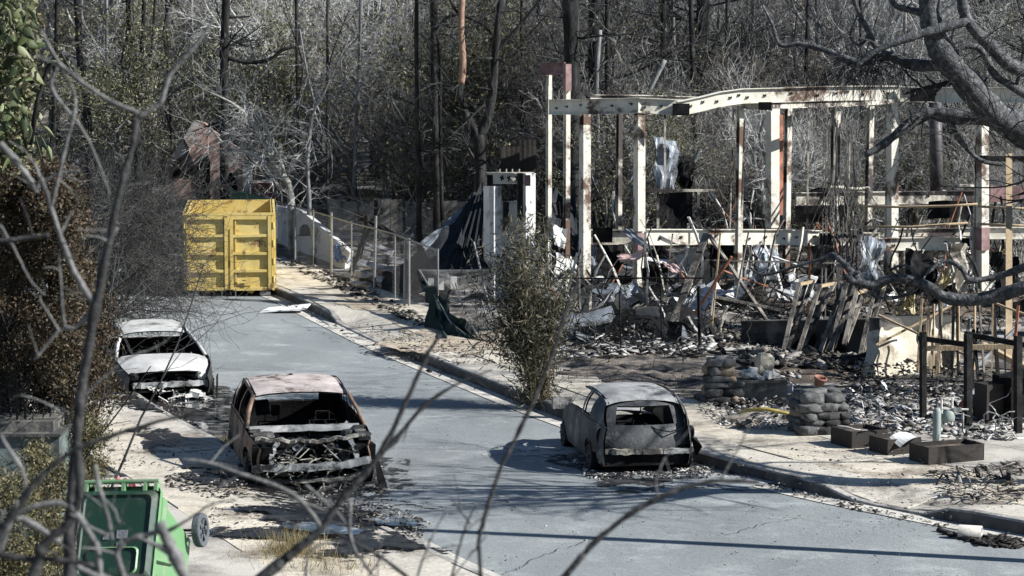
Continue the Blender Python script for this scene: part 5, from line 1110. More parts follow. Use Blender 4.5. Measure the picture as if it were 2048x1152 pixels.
# meter manifold behind it
MT = thing('gas_meter', c+V((.22,.3,0)), 'scorched gas meter with pipe manifold beside the grey cylinder', 'meter')
mb = MB(); o_ = c+V((.22,.3,0)); mb.tube([o_+V((-.1,0,.2)), o_+V((-.1,0,.75)), o_+V((.08,0,.75)), o_+V((.08,0,.3))], .02, 6); mb.tube([o_+V((-.12,0,.58)), o_+V((.35,0,.56))], .016, 6); mk('pipe', mb, M['ash'], MT)
mk('meter_body', rock(o_+V((.02,0,.44)), (.22,.16,.2), 0, 3), M['cyl'], MT, smooth=True)
mk('regulator', MB().box(o_+V((.16,0,.56)), (.14,.1,.06)).tube([o_+V((.26,0,.5)), o_+V((.26,0,.2)), o_+V((.2,0,.15))], .02, 6), M['alu'], MT)
# octagonal plate on a post, small rusty cap
M['octa'] = mat('scorched_sign_metal', [(.10,.12,.15), (.22,.25,.29), (.34,.37,.40)], 12, bump=.6, bscale=60, rough=.6)
oc = P(1956, 795, 45.6); n_ = V((.45,-1,.1)).normalized(); Rr = n_.to_track_quat('Z','Y').to_matrix()
ring = [oc + Rr @ V((math.cos(rad(22.5+45*k))*.185, math.sin(rad(22.5+45*k))*.185, 0)) for k in range(8)]
o = mk('octagonal_sign', MB().slab(ring, -n_*.015), M['octa'], label='scorched grey octagonal sign plate leaning on the pergola post', cat='sign')
mk('sign_post', MB().bar(oc-n_*.04, V((oc.x-.05, oc.y+.1, .2)), .05), M['black'], o)
mk('rusty_cap', MB().lathe([(.001,.03),(.07,.02),(.085,-.03)], P(1928,810,45.2), 10, V((.2,-1,.2))), M['rust'], label='small round rusty cap beside the octagonal sign', cat='cap')
facet('buckled_panel', [(1748,812,46.6),(1790,818,46.2),(1800,846,45.6),(1752,840,46)], M['black'], 'dark sooty end of the buckled appliance casing', 'panel', amp=.03, seed=1)
facet('appliance_casing', [(1750,806,47.2),(1832,812,46.6),(1838,838,45.9),(1788,852,45.6)], M['metal_pale'], 'pale buckled appliance casing lying among the lot rubble', 'casing', amp=.1, seed=5)
facet('flat_strip', [(1790,852,45.5),(1835,826,45.9),(1840,834,45.7),(1800,862,45.2)], M['grey_sheet'], 'narrow grey metal strip leaning on the pale casing', 'strip', amp=.02, seed=4)
facet('ash_panel', [(1712,782,49),(1745,784,48.6),(1755,806,48.2),(1700,806,48.4)], M['white_board'], 'bright white folded panel on the rubble behind the piers', 'panel', amp=.16, seed=9)
facet('ash_panel', [(1764,770,49.4),(1790,776,49),(1786,790,48.8),(1768,788,48.9)], M['white_board'], 'small white panel beside the larger folded one', 'panel', amp=.1, seed=2)
CB = thing('dark_cabinet', G(2020, 850, .2), 'dark sooty sheet steel cabinet at the edge of the lot', 'cabinet')
c = G(2030, 850, .2); mk('housing', MB().box(c+V((.15,.3,.42)), (.8,.6,.84), rot(rz=.4)), M['black'], CB); mk('hood', MB().slab([c+V(q) for q in ((-.3,-.05,.84),(.55,-.2,.84),(.55,-.05,1.05))], (.12,.5,0)), M['black'], CB); mk('side_box', MB().box(c+V((-.42,.2,.40)), (.36,.4,.62), rot(rz=.4)), M['planter'], CB)
for k, (x0,y0,x1,y1,w_) in enumerate(((1880,905,2020,845,.12),(1900,880,1985,915,.06),(1960,870,2048,820,.09),(1940,850,1905,800,.05),(2015,900,2040,790,.14),(1990,865,1940,835,.07))):
    pole(x0,y0,44.6-k*.1,x1,y1,44.9+k*.1,w_,'char',('thick charred log propped up to the right of the gas meter','thin charred stick crossing below the thick log','charred branch reaching up to the cabinet','short thin charred stick behind the octagonal sign','charred upright trunk stump at the lot edge','charred stick lying against the thick log')[k],'charred stick',round_=True,nm='charred_stick')
# kerb drain pipe stub, pink and blue scraps, brick blocks
mk('drain_pipe', MB().lathe([(.10,0),(.10,.32),(.085,.32),(.085,.02)], G(1920,1066,.10)+V((0,.1,0)), 14, V((1,-.35,0))), M['gutter'], label='short concrete drain pipe stub lying in the gutter', cat='pipe', smooth=True)
M['brick'] = two('grey_block', [(.20,.20,.19), (.32,.31,.30)], 5, g(.07), 3, (.5,.6), bump=.5, bscale=30)
mk('grey_block', MB().box(G(1124,815,.2)+V((0,0,.09)), (.36,.16,.2), rot(rz=.2)), M['brick'], label='grey fluted block lying on the pavement beside the hatchback', cat='block')
mk('pale_post_block', MB().box(G(1198,682,.2)+V((0,0,.2)), (.26,.1,.44), rot(0,.02,.2)), M['tan_wall'], label='pale square board standing behind the wire fence', cat='board')
for k, (x, y, cx, lab) in enumerate(((1330,664,.26,'round white plate lying behind the leaning plank'),(1244,614,.12,'small round white plate in the rubble heap'))): mk('round_plate', MB().lathe([(.001,.02),(cx*.8,.02),(cx,.05),(cx,.03)], G(x,y,.5), 16, V((.3,-.8,.5))), M['ash'], label=lab, cat='plate')
M['purple_plastic'] = mat('purple_plastic', [(.10,.09,.42), (.16,.14,.55)], 4, rough=.4)
for k, (x, y) in enumerate(((1193,612),(1216,612),(1252,618))): facet('purple_rag', [(x-7,y-6,63),(x+6,y-4,63),(x+7,y+6,62.6),(x-6,y+4,62.6)], M['purple_plastic'], 'small purple rag in the rubble heap', 'rag', amp=.08, seed=k, nu=4, nv=4, group='purple rags in the rubble')
M['pinkmetal'] = two('pinkish_bent_metal', [(.42,.28,.26), (.60,.46,.43)], 2, (.2,.1,.09), 1.5, (.6,.7), rough=.6, bump=.2)
facet('bent_flashing', [(1236,515,62.5),(1292,500,62.2),(1300,516,62),(1242,526,62.3)], M['pinkmetal'], 'pinkish bent flashing arching over the rubble', 'flashing', amp=.06, seed=2, nu=8)
facet('bent_flashing', [(1325,527,61.8),(1352,530,61.6),(1370,548,61.3),(1345,546,61.4)], M['pinkmetal'], 'pinkish flat flashing end sticking out to the right', 'flashing', amp=.03, seed=4)
facet('bent_flashing', [(1240,462,63),(1262,460,63),(1308,498,62.5),(1292,502,62.4)], M['metal_blue'], 'blue grey bent channel curving down into the pinkish flashing', 'flashing', amp=.05, seed=6)
M['pinkplastic'] = mat('pink_red_plastic', [(.38,.08,.10), (.55,.20,.22)], 4, rough=.5)
facet('red_scrap', [(232,958,36),(262,964,36),(268,972,35.8),(236,966,35.8)], M['pinkplastic'], 'red plastic scrap on the pavement behind the green bin', 'scrap', amp=.04, seed=1)
facet('red_scrap', [(246,970,34.5),(262,970,34.5),(285,985,34),(268,986,34)], M['pinkplastic'], 'pinkish strip on the pavement seen through the bin handle', 'scrap', amp=.03, seed=3)
M['bluep'] = mat('blue_cloth', [(.05,.13,.34), (.12,.24,.48)], 4, rough=.7)
for k in range(3): facet('blue_rag', [(402+14*k,1062+6*k,35.4),(424+16*k,1066+6*k,35.2),(436+14*k,1078+5*k,34.9),(410+12*k,1072+6*k,35)], M['bluep'], ('large blue rag beside the bin wheel','middle blue rag on the mud','small blue rag farthest from the bin wheel')[k], 'rag', amp=.07, seed=k)
facet('stucco_fragment', [(495,960,41),(530,962,40.8),(555,974,40.2),(510,972,40.4)], M['white_stucco'], 'curled white panel on the ground beside the stripped car', 'panel', amp=.05, seed=1)
# kerb house numbers
fc = bpy.data.curves.new('n', 'FONT'); fc.body = '171'; fc.size = .17; fc.extrude = .001; fc.align_x = 'CENTER'
to = bpy.data.objects.new('n', fc); num = bpy.data.meshes.new_from_object(to); bpy.data.objects.remove(to); num.materials.append(mat('worn_white_paint', [(.35,.35,.40), (.55,.55,.58)], 20, bump=0))
kr = bpy.data.objects['kerb_right']
for y in (47.9, 64.2):
    p = kp(1, y, -.002); q = kp(1, y+.5, -.002); ang = math.atan2(p.y-q.y, p.x-q.x)
    o = bpy.data.objects.new('painted_house_number', num); COL.objects.link(o); o.parent = kr; o.location = p + V((0,0,.0)) - kr.location; o.rotation_euler = (math.pi/2, 0, ang)
# left: utility cabinet, timber post behind the hedge
M['teal'] = two('grey_green_cabinet_paint', [(.13,.17,.16), (.20,.25,.24)], 1.5, (.07,.08,.08), 1.4, (.5,.65), rough=.55, bump=.15)
c = P(30, 935, 26.4); c.z = 0; UB = thing('utility_cabinet', V((c.x, 26.4, 1.2)), 'grey green utility cabinet with dusty top behind the hedge stems', 'cabinet')
z0, z1 = 1.2, P(30, 872, 26.4).z; xa, xb = P(-60,0,26.4).x, P(103,0,26.4).x
mk('housing', MB().box(((xa+xb)/2, 26.75, (z0+z1)/2), (xb-xa, .7, z1-z0)), M['teal'], UB); mk('lid', MB().box(((xa+xb)/2, 26.8, z1+.08), (xb-xa-.14, .66, .12)), M['basin'], UB); mk('lid_rim', MB().box(((xa+xb)/2, 26.72, z1+.012), (xb-xa+.05, .74, .03)), M['basin'], UB)
p = P(140, 905, 27.6); mk('marker_post', MB().bar(V((p.x, 27.6, 1.0)), p, .13), M['wood_tan'], label='tan timber marker post behind the hedge', cat='post')
# ================================================================ VEGETATION
def grow(mb, p, d, L, r, lev, maxlev, rng, kids, wig=.25, up=.1, ratio=(.4,.7), spread=(.5,1.1), n0=7, seg=.45, tips=None, tmin=.25):
    n = max(3, min(9, int(L/seg))); pts = [V(p)]; rs = [r]; d = V(d).normalized()
    for i in range(n):
        d = (d + V((rng.gauss(0,wig), rng.gauss(0,wig), rng.gauss(0,wig)+up))*.5).normalized()
        pts.append(pts[-1] + d*L/n); rs.append(max(.0035, r*(1-.75*(i+1)/n)))
    mb.tube(pts, rs, max(3, n0-2*lev), cap=False)
    if tips is not None and lev >= maxlev-1: tips.extend(pts[1:])
    if lev < maxlev:
        for k in range(kids[lev]):
            t = rng.uniform(tmin, 1); f = t*n; i = min(int(f), n-1); q = pts[i].lerp(pts[i+1], f-i)
            dd = (pts[i+1]-pts[i]).normalized(); ax = V((rng.gauss(0,1), rng.gauss(0,1), rng.gauss(0,1))).cross(dd)
            if ax.length < .05: continue
            dd = Matrix.Rotation(rng.uniform(*spread), 3, ax.normalized()) @ dd
            grow(mb, q, dd, L*rng.uniform(*ratio), max(.004, rs[i]*.6), lev+1, maxlev, rng, kids, wig*1.15, up, ratio, spread, n0, seg*.6, tips)
def leaves(pts, per, spread, size, seed, aspect=.4, droop=.0):          # leaf quads round the given points -> verts, faces
    rng = np.random.default_rng(seed); C = np.repeat(np.asarray([tuple(p) for p in pts]), per, 0); n = len(C)
    C = C + rng.normal(0, spread, C.shape); u = rng.normal(0,1,(n,3)); u[:,2] -= droop; u /= np.linalg.norm(u,axis=1,keepdims=True)
    w_ = rng.normal(0,1,(n,3)); w_ -= (w_*u).sum(1,keepdims=True)*u; w_ /= np.linalg.norm(w_,axis=1,keepdims=True)
    s = size*rng.uniform(.5,1.2,(n,1)); nrm = np.cross(u, w_)
    Vv = np.stack([C-u*s/2, C+w_*s*aspect/2+nrm*s*.06, C+u*s/2, C-w_*s*aspect/2+nrm*s*.06], 1).reshape(-1,3)
    return Vv, np.arange(n*4).reshape(n,4)
def leafmat(name, cols, trans=.25): return mat(name, cols, 4, island=True, bump=0, rough=.6, trans=trans)
M['leaf_olive'] = leafmat('olive_leaves', [(.022,.027,.015), (.10,.105,.055), (.23,.225,.12), (.42,.40,.25)])
M['leaf_brown'] = leafmat('scorched_leaves', [(.010,.008,.006), (.035,.026,.017), (.085,.062,.036), (.12,.075,.04), (.07,.066,.042), (.20,.165,.11)])
M['leaf_green'] = leafmat('big_green_leaves', [(.02,.03,.012), (.07,.095,.035), (.16,.19,.085), (.30,.33,.19)], .12)
M['leaf_bamboo'] = leafmat('scorched_bamboo_leaves', [(.010,.012,.009), (.04,.042,.028), (.09,.09,.06), (.18,.172,.12), (.28,.25,.18)])
M['twig'] = mat('burnt_twigs', [(.022,.024,.028), (.16,.165,.17), (.52,.525,.515)], 2, bump=0, rough=.85)
M['twig_dark'] = mat('charred_twigs', [g(.008), (.02,.021,.023), (.06,.062,.064)], 2, bump=0, rough=.85)
M['twig_dark2'] = mat('dark_grey_twigs', [g(.018), (.05,.048,.045), (.13,.125,.115)], 2, bump=0, rough=.85)
M['twig_pale'] = mat('ashen_twigs', [(.10,.10,.10), (.36,.36,.35), (.68,.675,.65)], 2, bump=0, rough=.85)

def finish_tree(name, trunk, crown, tm, cm, base, label, group, fol=None, fm=None):
    root = thing(name, base, label, 'tree', group)
    mk('trunk', trunk, tm, root, smooth=True)
    if crown.v: mk('crown', crown, cm, root)
    if fol is not None: npmesh('foliage', fol[0], fol[1], fm, root)
    return root
def make_tree(kind, seed):              # prototypes standing at the origin
    rng = random.Random(seed); tr, cr = MB(), MB(); tips = []
    if kind == 'spread':                # bare spreading broadleaf
        h = rng.uniform(2.2,3.6); pts = [V((0,0,-.3)), V((rng.uniform(-.2,.2),0,h*.5)), V((rng.uniform(-.5,.5), rng.uniform(-.4,.4), h))]; r0 = rng.uniform(.12,.2)
        tr.tube(pts, [r0*1.3, r0, r0*.8], 9)
        for k in range(rng.randint(4,6)):
            a = rng.uniform(0,6.28); d = V((math.cos(a)*.7, math.sin(a)*.7, rng.uniform(.5,1.4)))
            grow(cr, pts[2]-V((0,0,rng.uniform(0,.9))), d, rng.uniform(3,5), r0*.55, 0, 3, rng, (8,7,5), .3, .06, n0=6, tips=tips)
    elif kind == 'pole':                # burnt straight conifer with thin side branches
        h = 11; r0 = rng.uniform(.11,.16); pts = [V((.05*math.sin(i), .05*math.cos(i*1.3), -.3+i*h/8)) for i in range(9)]
        tr.tube(pts, [r0*(1.15-.08*i) for i in range(9)], 9)
        for k in range(70):
            z = rng.uniform(1.5, 10.5); a = rng.uniform(0,6.28)
            grow(cr, V((0,0,z)), V((math.cos(a), math.sin(a), rng.uniform(-.3,.25))), rng.uniform(.7,2.0), rng.uniform(.012,.026), 1, 2, rng, (3,4,3), .2, -.04, n0=5)
    elif kind == 'pine':                # tiers of long horizontal boughs
        h = 11; r0 = .26; pts = [V((.1*math.sin(i*.7), 0, -.3+i*h/8)) for i in range(9)]; tr.tube(pts, [r0*(1.1-.06*i) for i in range(9)], 10)
        for k in range(46):
            z = rng.uniform(3.2, 10.5); a = rng.uniform(0,6.28)
            grow(cr, V((0,0,z)), V((math.cos(a), math.sin(a), rng.uniform(-.1,.22))), rng.uniform(2,4.6), rng.uniform(.03,.05), 0, 2, rng, (9,4,3), .16, .05, n0=5, tmin=.3)
    elif kind == 'thicket':             # many-stemmed shrub, 3 to 6 m
        for k in range(rng.randint(7,10)):
            a = rng.uniform(0,6.28); p = V((math.cos(a)*.35, math.sin(a)*.35, -.2)); d = V((math.cos(a)*.38, math.sin(a)*.38, 1))
            (tr if k < 2 else cr); grow(tr if k < 2 else cr, p, d, rng.uniform(3.2,5.4), rng.uniform(.035,.065), 0, 3, rng, (8,5,4), .3, .1, n0=6, tips=tips, tmin=.12)
    elif kind == 'leafy':               # surviving evergreen with dull foliage
        pts = [V((0,0,-.3)), V((.1,.1,1.5)), V((-.1,.2,3))]; tr.tube(pts, [.16,.13,.1], 8)
        for k in range(8):
            a = rng.uniform(0,6.28); grow(cr, V((0,0,rng.uniform(.6,3))), V((math.cos(a), math.sin(a), rng.uniform(.1,1.2))), rng.uniform(1.8,3.4), .06, 1, 3, rng, (5,7,5), .3, .1, n0=7, tips=tips)
    return tr, cr, tips
protos = {}
LAB = {'spread':('bare grey burnt tree with spreading limbs in the wood','spreading burnt trees in the wood'),'pole':('straight blackened conifer pole with short dead twigs in the wood','blackened conifer poles in the wood'),
       'pine':('burnt pine with long bare horizontal boughs behind the steel frame','bare pines behind the steel frame'),'thicket':('bare many-stemmed burnt thicket shrub under the trees','thicket shrubs under the trees'),'leafy':('dull olive leafed evergreen still in leaf among burnt trees','leafy evergreens among the burnt trees')}
def proto(kind, i):
    if (kind, i) in protos: return None
    tr, cr, tips = make_tree(kind, 100+i*7+hash_[kind]); fol = fm = None
    rngp = random.Random(i)
    if kind == 'leafy': fol = leaves(rngp.sample(tips, min(len(tips), 2600)), 7, .13, .11, i); fm = M['leaf_olive']
    if kind == 'thicket' and i % 2 == 0: fol = leaves(rngp.sample(tips, min(len(tips), 1200)), 2, .08, .08, i); fm = M['leaf_olive']
    tm = {'spread':M['bark_grey'],'pole':M['bark_dark'],'pine':M['bark_dark'],'thicket':M['bark_brown'],'leafy':M['bark_brown']}[kind]
    cm = {'spread':(M['twig'],M['twig_pale'],M['twig_dark'])[i%3],'pole':M['twig_dark'],'pine':M['twig_dark'],'thicket':(M['twig_pale'],M['twig'],M['twig'])[i%3],'leafy':M['twig']}[kind]
    o = finish_tree({'spread':'burnt_tree','pole':'burnt_conifer','pine':'burnt_pine','thicket':'burnt_shrub','leafy':'evergreen_tree'}[kind], tr, cr, tm, cm, V((0,0,0)), LAB[kind][0], LAB[kind][1], fol, fm)
    protos[(kind, i)] = o; return o
hash_ = {'spread':1,'pole':2,'pine':3,'thicket':4,'leafy':5}
NV = {'spread':5,'pole':2,'pine':2,'thicket':4,'leafy':3}
cnt = {k:0 for k in NV}
seen_ = {}
def tree_label(kind, i, x, y, s):
    px = 1024 + x/y*F
    what = {'spread':('dark grey bare tree','ashen pale bare tree','black bare tree')[i%3], 'pole':'straight blackened conifer pole', 'pine':'bare pine',
            'thicket':('pale twigged leafy shrub','bare grey shrub','grey sparsely leaved shrub')[i%3], 'leafy':('broad','dense','loose')[i%3]+' dull olive evergreen'}[kind]
    size = 'low ' if s < .95 else ('tall ' if s > 1.25 else '')
    if y < 60: return size + what + (' beside the utility pole' if y < 42 else ' beside the lot')
    zone = 'behind the scorched hedge' if px < 330 else 'behind the pink house' if px < 560 else 'behind the concrete wall panels' if px < 960 else 'behind the white piers' if px < 1130 else 'behind the warped top beam' if px < 1560 else 'behind the round flue and oak'
    return size + what + (' low on the slope ' if y < 92 else ' partway up the slope ' if y < 112 else ' high on the slope ' if y < 140 else ' far up the slope ') + zone
def plant(kind, x, y, s=1, rz=0, force=None):
    i = cnt[kind] % NV[kind] if force is None else force; cnt[kind] += 1
    o = proto(kind, i)
    if o is None: o = copy_tree(protos[(kind, i)])
    o['label'] = tree_label(kind, i, x, y, s); o['group'] = LAB[kind][1]
    o.location = (x, y, ground(x, y)); o.rotation_euler = (0, 0, rz); o.scale = (s, s, s)
rng = random.Random(21)
def clear(x, y):                        # keep off road, house, walls
    if y < 73 and x > xR(y)-1: return False
    if y < 79 and -9 < x < 2.5: return False
    return not (xL(y)-2 < x < xR(y)+2)
for (kind, n, y0, y1, s0, s1, keep) in (('spread',40,82,128,.85,1.35,None),('thicket',70,83,125,.8,1.4,None),('leafy',44,84,130,.8,1.5,None),('pole',11,82,118,.9,1.1,None)):
    k = 0; tries = 0
    while k < n and tries < 5000:
        tries += 1; y = y0 + (y1-y0)*rng.random()**1.25; x = rng.uniform(-.205, .215)*y
        if not clear(x, y): continue
        pxx = 1024 + x/y*F
        if 320 < pxx < 970 and y < (97 if pxx < 560 else 88): continue
        plant(kind, x, y, rng.uniform(s0, s1), rng.uniform(0, 6.28)); k += 1
for i in range(26): y = rng.uniform(73,82); x = rng.uniform(.04,.215)*y; plant(rng.choice(('thicket','thicket','leafy','spread')), x, y, rng.uniform(.5,.85), rng.uniform(0,6.28))
for px, Y in ((1190,80),(1400,84),(1330,90)): q = P(px, 300, Y); plant('pine', q.x, Y, 1, rng.uniform(0,6))
for i in range(20):                     # wood running on behind
    y = rng.uniform(128, 205); x = rng.uniform(-.2,.2)*y; plant(rng.choice(('spread','leafy','thicket','leafy')), x, y, rng.uniform(1.2,1.9), rng.uniform(0,6.28))
for i in range(26):                     # the wood goes on to either side
    y = rng.uniform(62, 120); sd_ = -1 if i % 4 else 1; x = sd_*rng.uniform(.235,.36)*y
    if clear(x, y) and x < 0 or sd_ > 0 and y > 76: plant(rng.choice(('spread','thicket','leafy','pole')), x, y, rng.uniform(.8,1.3), rng.uniform(0,6.28))
# undergrowth mass on the slope
rs_ = np.random.default_rng(3); N = 17000; yy = rs_.uniform(73,140,N); xx = rs_.uniform(-.21,.22,N)*yy
ok = [clear(float(a), float(b)) and noise.noise(V((a*.25, b*.25, 5))) > -.05 for a, b in zip(xx, yy)]
xx, yy = xx[ok], yy[ok]; zz = np.array([ground(float(a), float(b)) for a, b in zip(xx, yy)]) + rs_.uniform(0,1,len(xx))**1.6*3.4
lv = leaves(np.stack([xx,yy,zz],1), 7, .22, .13, 8)
npmesh('undergrowth', lv[0], lv[1], M['leaf_olive'], kind='stuff')
# ---- individual trees read from the photograph: limbs as (points (px,py,dY), width px at start, end)
def limb_tree(name, label, Y, limbs, m, cm, tw=(0,1), seed=1, group=None, rootpt=None, mats=None, twl=(.6,1.6), wob=0):
    rng = random.Random(seed); first = limbs[0][0][0]; a = P(first[0], first[1], Y)
    base = V((a.x, Y, ground(a.x, Y))) if rootpt is None else rootpt
    root = thing(name, base, label, 'tree', group); cr = MB(); tr = MB()
    for li, (pts, w0, w1) in enumerate(limbs):
        q = [P(p[0], p[1], Y + (p[2] if len(p) > 2 else 0)) for p in pts]
        if li == 0: q = [base - V((0,0,.3))] + q if (base-q[0]).length > .3 else q
        # smooth polyline
        qq = []
        for i in range(len(q)-1):
            p0, p1, p2, p3 = q[max(i-1,0)], q[i], q[i+1], q[min(i+2,len(q)-1)]
            for t in (0,.25,.5,.75): qq.append(.5*((2*p1)+(-p0+p2)*t+(2*p0-5*p1+4*p2-p3)*t*t+(-p0+3*p1-3*p2+p3)*t**3) + V((rng.gauss(0,1),rng.gauss(0,1),rng.gauss(0,1)))*wob*PM(Y))
        qq.append(q[-1]); n = len(qq)
        rs = [(w0+(w1-w0)*i/(n-1))*PM(Y)/2*(1+.12*rng.uniform(-1,1)) for i in range(n)]
        if mats and li in mats: mk('bare_limb', MB().tube(qq, rs, 9), M[mats[li]], root, smooth=True)
        else: (tr if li == 0 else tr).tube(qq, rs, 9)
        for k in range(int(tw[0]*n*tw[1])):
            i = rng.randint(max(1,n//4), n-1); d = V((rng.gauss(0,1), rng.gauss(0,1), rng.gauss(.1,.8)))
            grow(cr, qq[i], d, rng.uniform(*twl), max(.006, rs[i]*.3), 1, 2, rng, (3,6,4), .3, .02, n0=5, seg=.3)
    mk('trunk', tr, M[m], root, smooth=True)
    if cr.v: mk('crown', cr, M[cm], root)
    return root
limb_tree('burnt_tree','forked burnt tree with one stem peeled orange behind the dark roof sheet',76,[([(962,430),(960,330),(958,270)],30,24),([(958,275),(935,235),(920,190),(922,165)],18,14),([(922,168),(926,120),(922,50),(928,-60)],14,12),([(958,275),(975,240),(985,180),(992,90),(1005,-40)],20,13),([(990,105),(1040,50),(1095,-20)],8,5),([(925,40),(905,10),(880,-40)],6,4)],'bark_dark','twig_dark',(.5,1),3,mats={2:'bark_orange'})
limb_tree('burnt_tree','slim black tree pole beside the tan wall panel',76.5,[([(838,480),(836,300),(834,120),(833,-80)],13,10)],'bark_dark','twig_dark',(1.2,1),5)
limb_tree('burnt_tree','thicker black tree pole right of the slim black pole',78.5,[([(874,470),(872,300),(868,120),(866,-80)],16,13),([(884,440),(880,250),(880,120),(872,60)],9,7),([(870,60),(905,30),(960,45),(985,70)],8,5)],'bark_dark','twig_dark',(1,1),7)
limb_tree('burnt_tree','pale sycamore with white forking limbs in the wood',96,[([(770,260),(772,160),(775,120)],16,14),([(775,125),(765,75),(735,40)],12,5),([(775,140),(800,110),(822,60),(815,-40)],14,9),([(772,150),(750,120),(715,95)],8,4),([(800,140),(830,170)],6,4)],'bark_pale','twig_pale',(.8,1),9)
limb_tree('burnt_tree','leaning dark blue-grey trunk high on the left of the wood',88,[([(180,360),(172,200),(158,100),(155,-60)],20,14)],'bark_dark','twig_dark',(.4,1),11)
limb_tree('burnt_tree','dark tree dividing into three stems in the left wood',88,[([(275,330),(278,200),(272,150)],18,15),([(272,150),(265,80),(258,-60)],13,11),([(276,145),(285,80),(290,-60)],10,8),([(278,150),(310,135),(332,110),(328,60),(340,10),(365,-60)],9,5),([(300,140),(305,80),(312,-40)],6,4),([(250,170),(245,120),(255,60),(252,-40)],7,5)],'bark_dark','twig_dark',(.6,1),13)
limb_tree('burnt_tree','straight black trunk with a crooked side limb left of centre',84,[([(448,300),(450,200),(448,100),(455,-60)],19,17),([(450,115),(500,125),(540,118),(565,100),(595,90),(600,60)],9,5),([(452,35),(500,33)],5,3)],'bark_dark','twig_dark',(.6,1),15)
limb_tree('burnt_tree','pale leaning tree with curved limbs beside the pink house',80,[([(582,400),(572,360),(555,345),(525,325),(510,305)],16,12),([(520,320),(500,305),(470,298),(445,285),(420,255)],9,4),([(555,345),(530,290),(505,245),(470,210),(420,185)],11,4),([(572,358),(560,320),(540,280),(525,240),(480,200)],8,4),([(505,310),(490,300),(500,250),(495,200)],6,3),([(520,322),(506,326),(470,316),(430,300),(380,285)],5,2)],'bark_pale','twig_pale',(1.1,1),17)
limb_tree('burnt_tree','thin forked grey tree standing behind the chain fence',79,[([(618,400),(615,320),(625,230),(640,200)],9,8),([(638,205),(660,160),(700,70)],6,3),([(632,215),(615,150),(600,60)],5,3)],'bark_grey','twig',(1.4,1),19)
limb_tree('burnt_tree','massive dark trunk standing behind the cream posts',76,[([(1148,500),(1146,300),(1143,120),(1140,-60)],38,32),([(1130,330),(1134,200),(1138,60)],10,7)],'bark_dark','twig_dark',(.8,1),21)
limb_tree('burnt_tree','blue-grey tree forking low behind the steel frame',78,[([(1275,420),(1262,340),(1250,270)],30,24),([(1252,285),(1275,240),(1300,180),(1330,120)],16,8),([(1255,300),(1215,240),(1200,200)],12,7),([(1262,340),(1310,300),(1345,270)],12,6),([(1190,420),(1196,300),(1192,180),(1200,60)],12,9)],'bark_grey','twig_dark',(.8,1),23)
limb_tree('burnt_tree','twisted grey tree between the rusty post and the pipe',75,[([(1540,440),(1535,330),(1520,270),(1545,215)],11,8),([(1535,300),(1575,330),(1600,300)],6,3),([(1400,300),(1380,330),(1330,350),(1300,360)],10,6)],'bark_grey','twig',(1.4,1),25)
limb_tree('burnt_tree','twisted dark tree rising in front of the fallen corrugated sheets',74.5,[([(700,560),(716,520),(730,470),(735,430)],22,8),([(728,480),(750,440),(765,400)],7,4)],'bark_dark','twig_dark',(.7,1),27)
for k, (px, Y, w_, m) in enumerate(((600,83,8,'bark_dark'),(655,81,7,'bark_dark'),(705,85,9,'bark_grey'),(1045,81,8,'bark_dark'),(1215,79.5,12,'bark_dark'),(1330,82,16,'bark_dark'),(1362,84,9,'bark_grey'),(1398,80,13,'bark_dark'),(1445,83,10,'bark_dark'),(1500,86,9,'bark_grey'),(1600,82,10,'bark_dark'),(1640,84,8,'bark_grey'),(350,93,9,'bark_dark'),(392,96,8,'bark_grey'),(100,86,12,'bark_dark'),(215,92,8,'bark_grey'),(560,100,9,'bark_grey'),(740,98,9,'bark_dark'),(800,95,8,'bark_grey'),(1090,92,9,'bark_dark'),(1730,80,11,'bark_dark'),(1810,83,9,'bark_grey'))):
    r_ = random.Random(k+60); dx = r_.uniform(-22,22); wh = 'behind the fence' if 540 < px < 960 else 'behind the hedge' if px < 540 else 'behind the steel frame'
    limb_tree('burnt_tree', ('slender' if w_ < 9 else 'stout' if w_ > 11 else 'straight') + (' blackened' if m == 'bark_dark' else ' ash grey') + (' tree pole leaning right ' if dx > 8 else ' tree pole leaning left ' if dx < -8 else ' upright tree pole ') + wh, Y,
        [([(px,430),(px+dx*.3,300),(px+dx*.7,130),(px+dx,-90)],w_,w_*.75),([(px+dx*.5,200),(px+dx*.5+r_.uniform(-50,50),120),(px+r_.uniform(-70,70),20)],w_*.5,2),([(px+dx*.3,270),(px+r_.uniform(-60,60),210),(px+r_.uniform(-90,90),150)],w_*.4,2)], m, 'twig_dark' if m == 'bark_dark' else 'twig', (.9,1), k+61, group='tree poles in the wood')
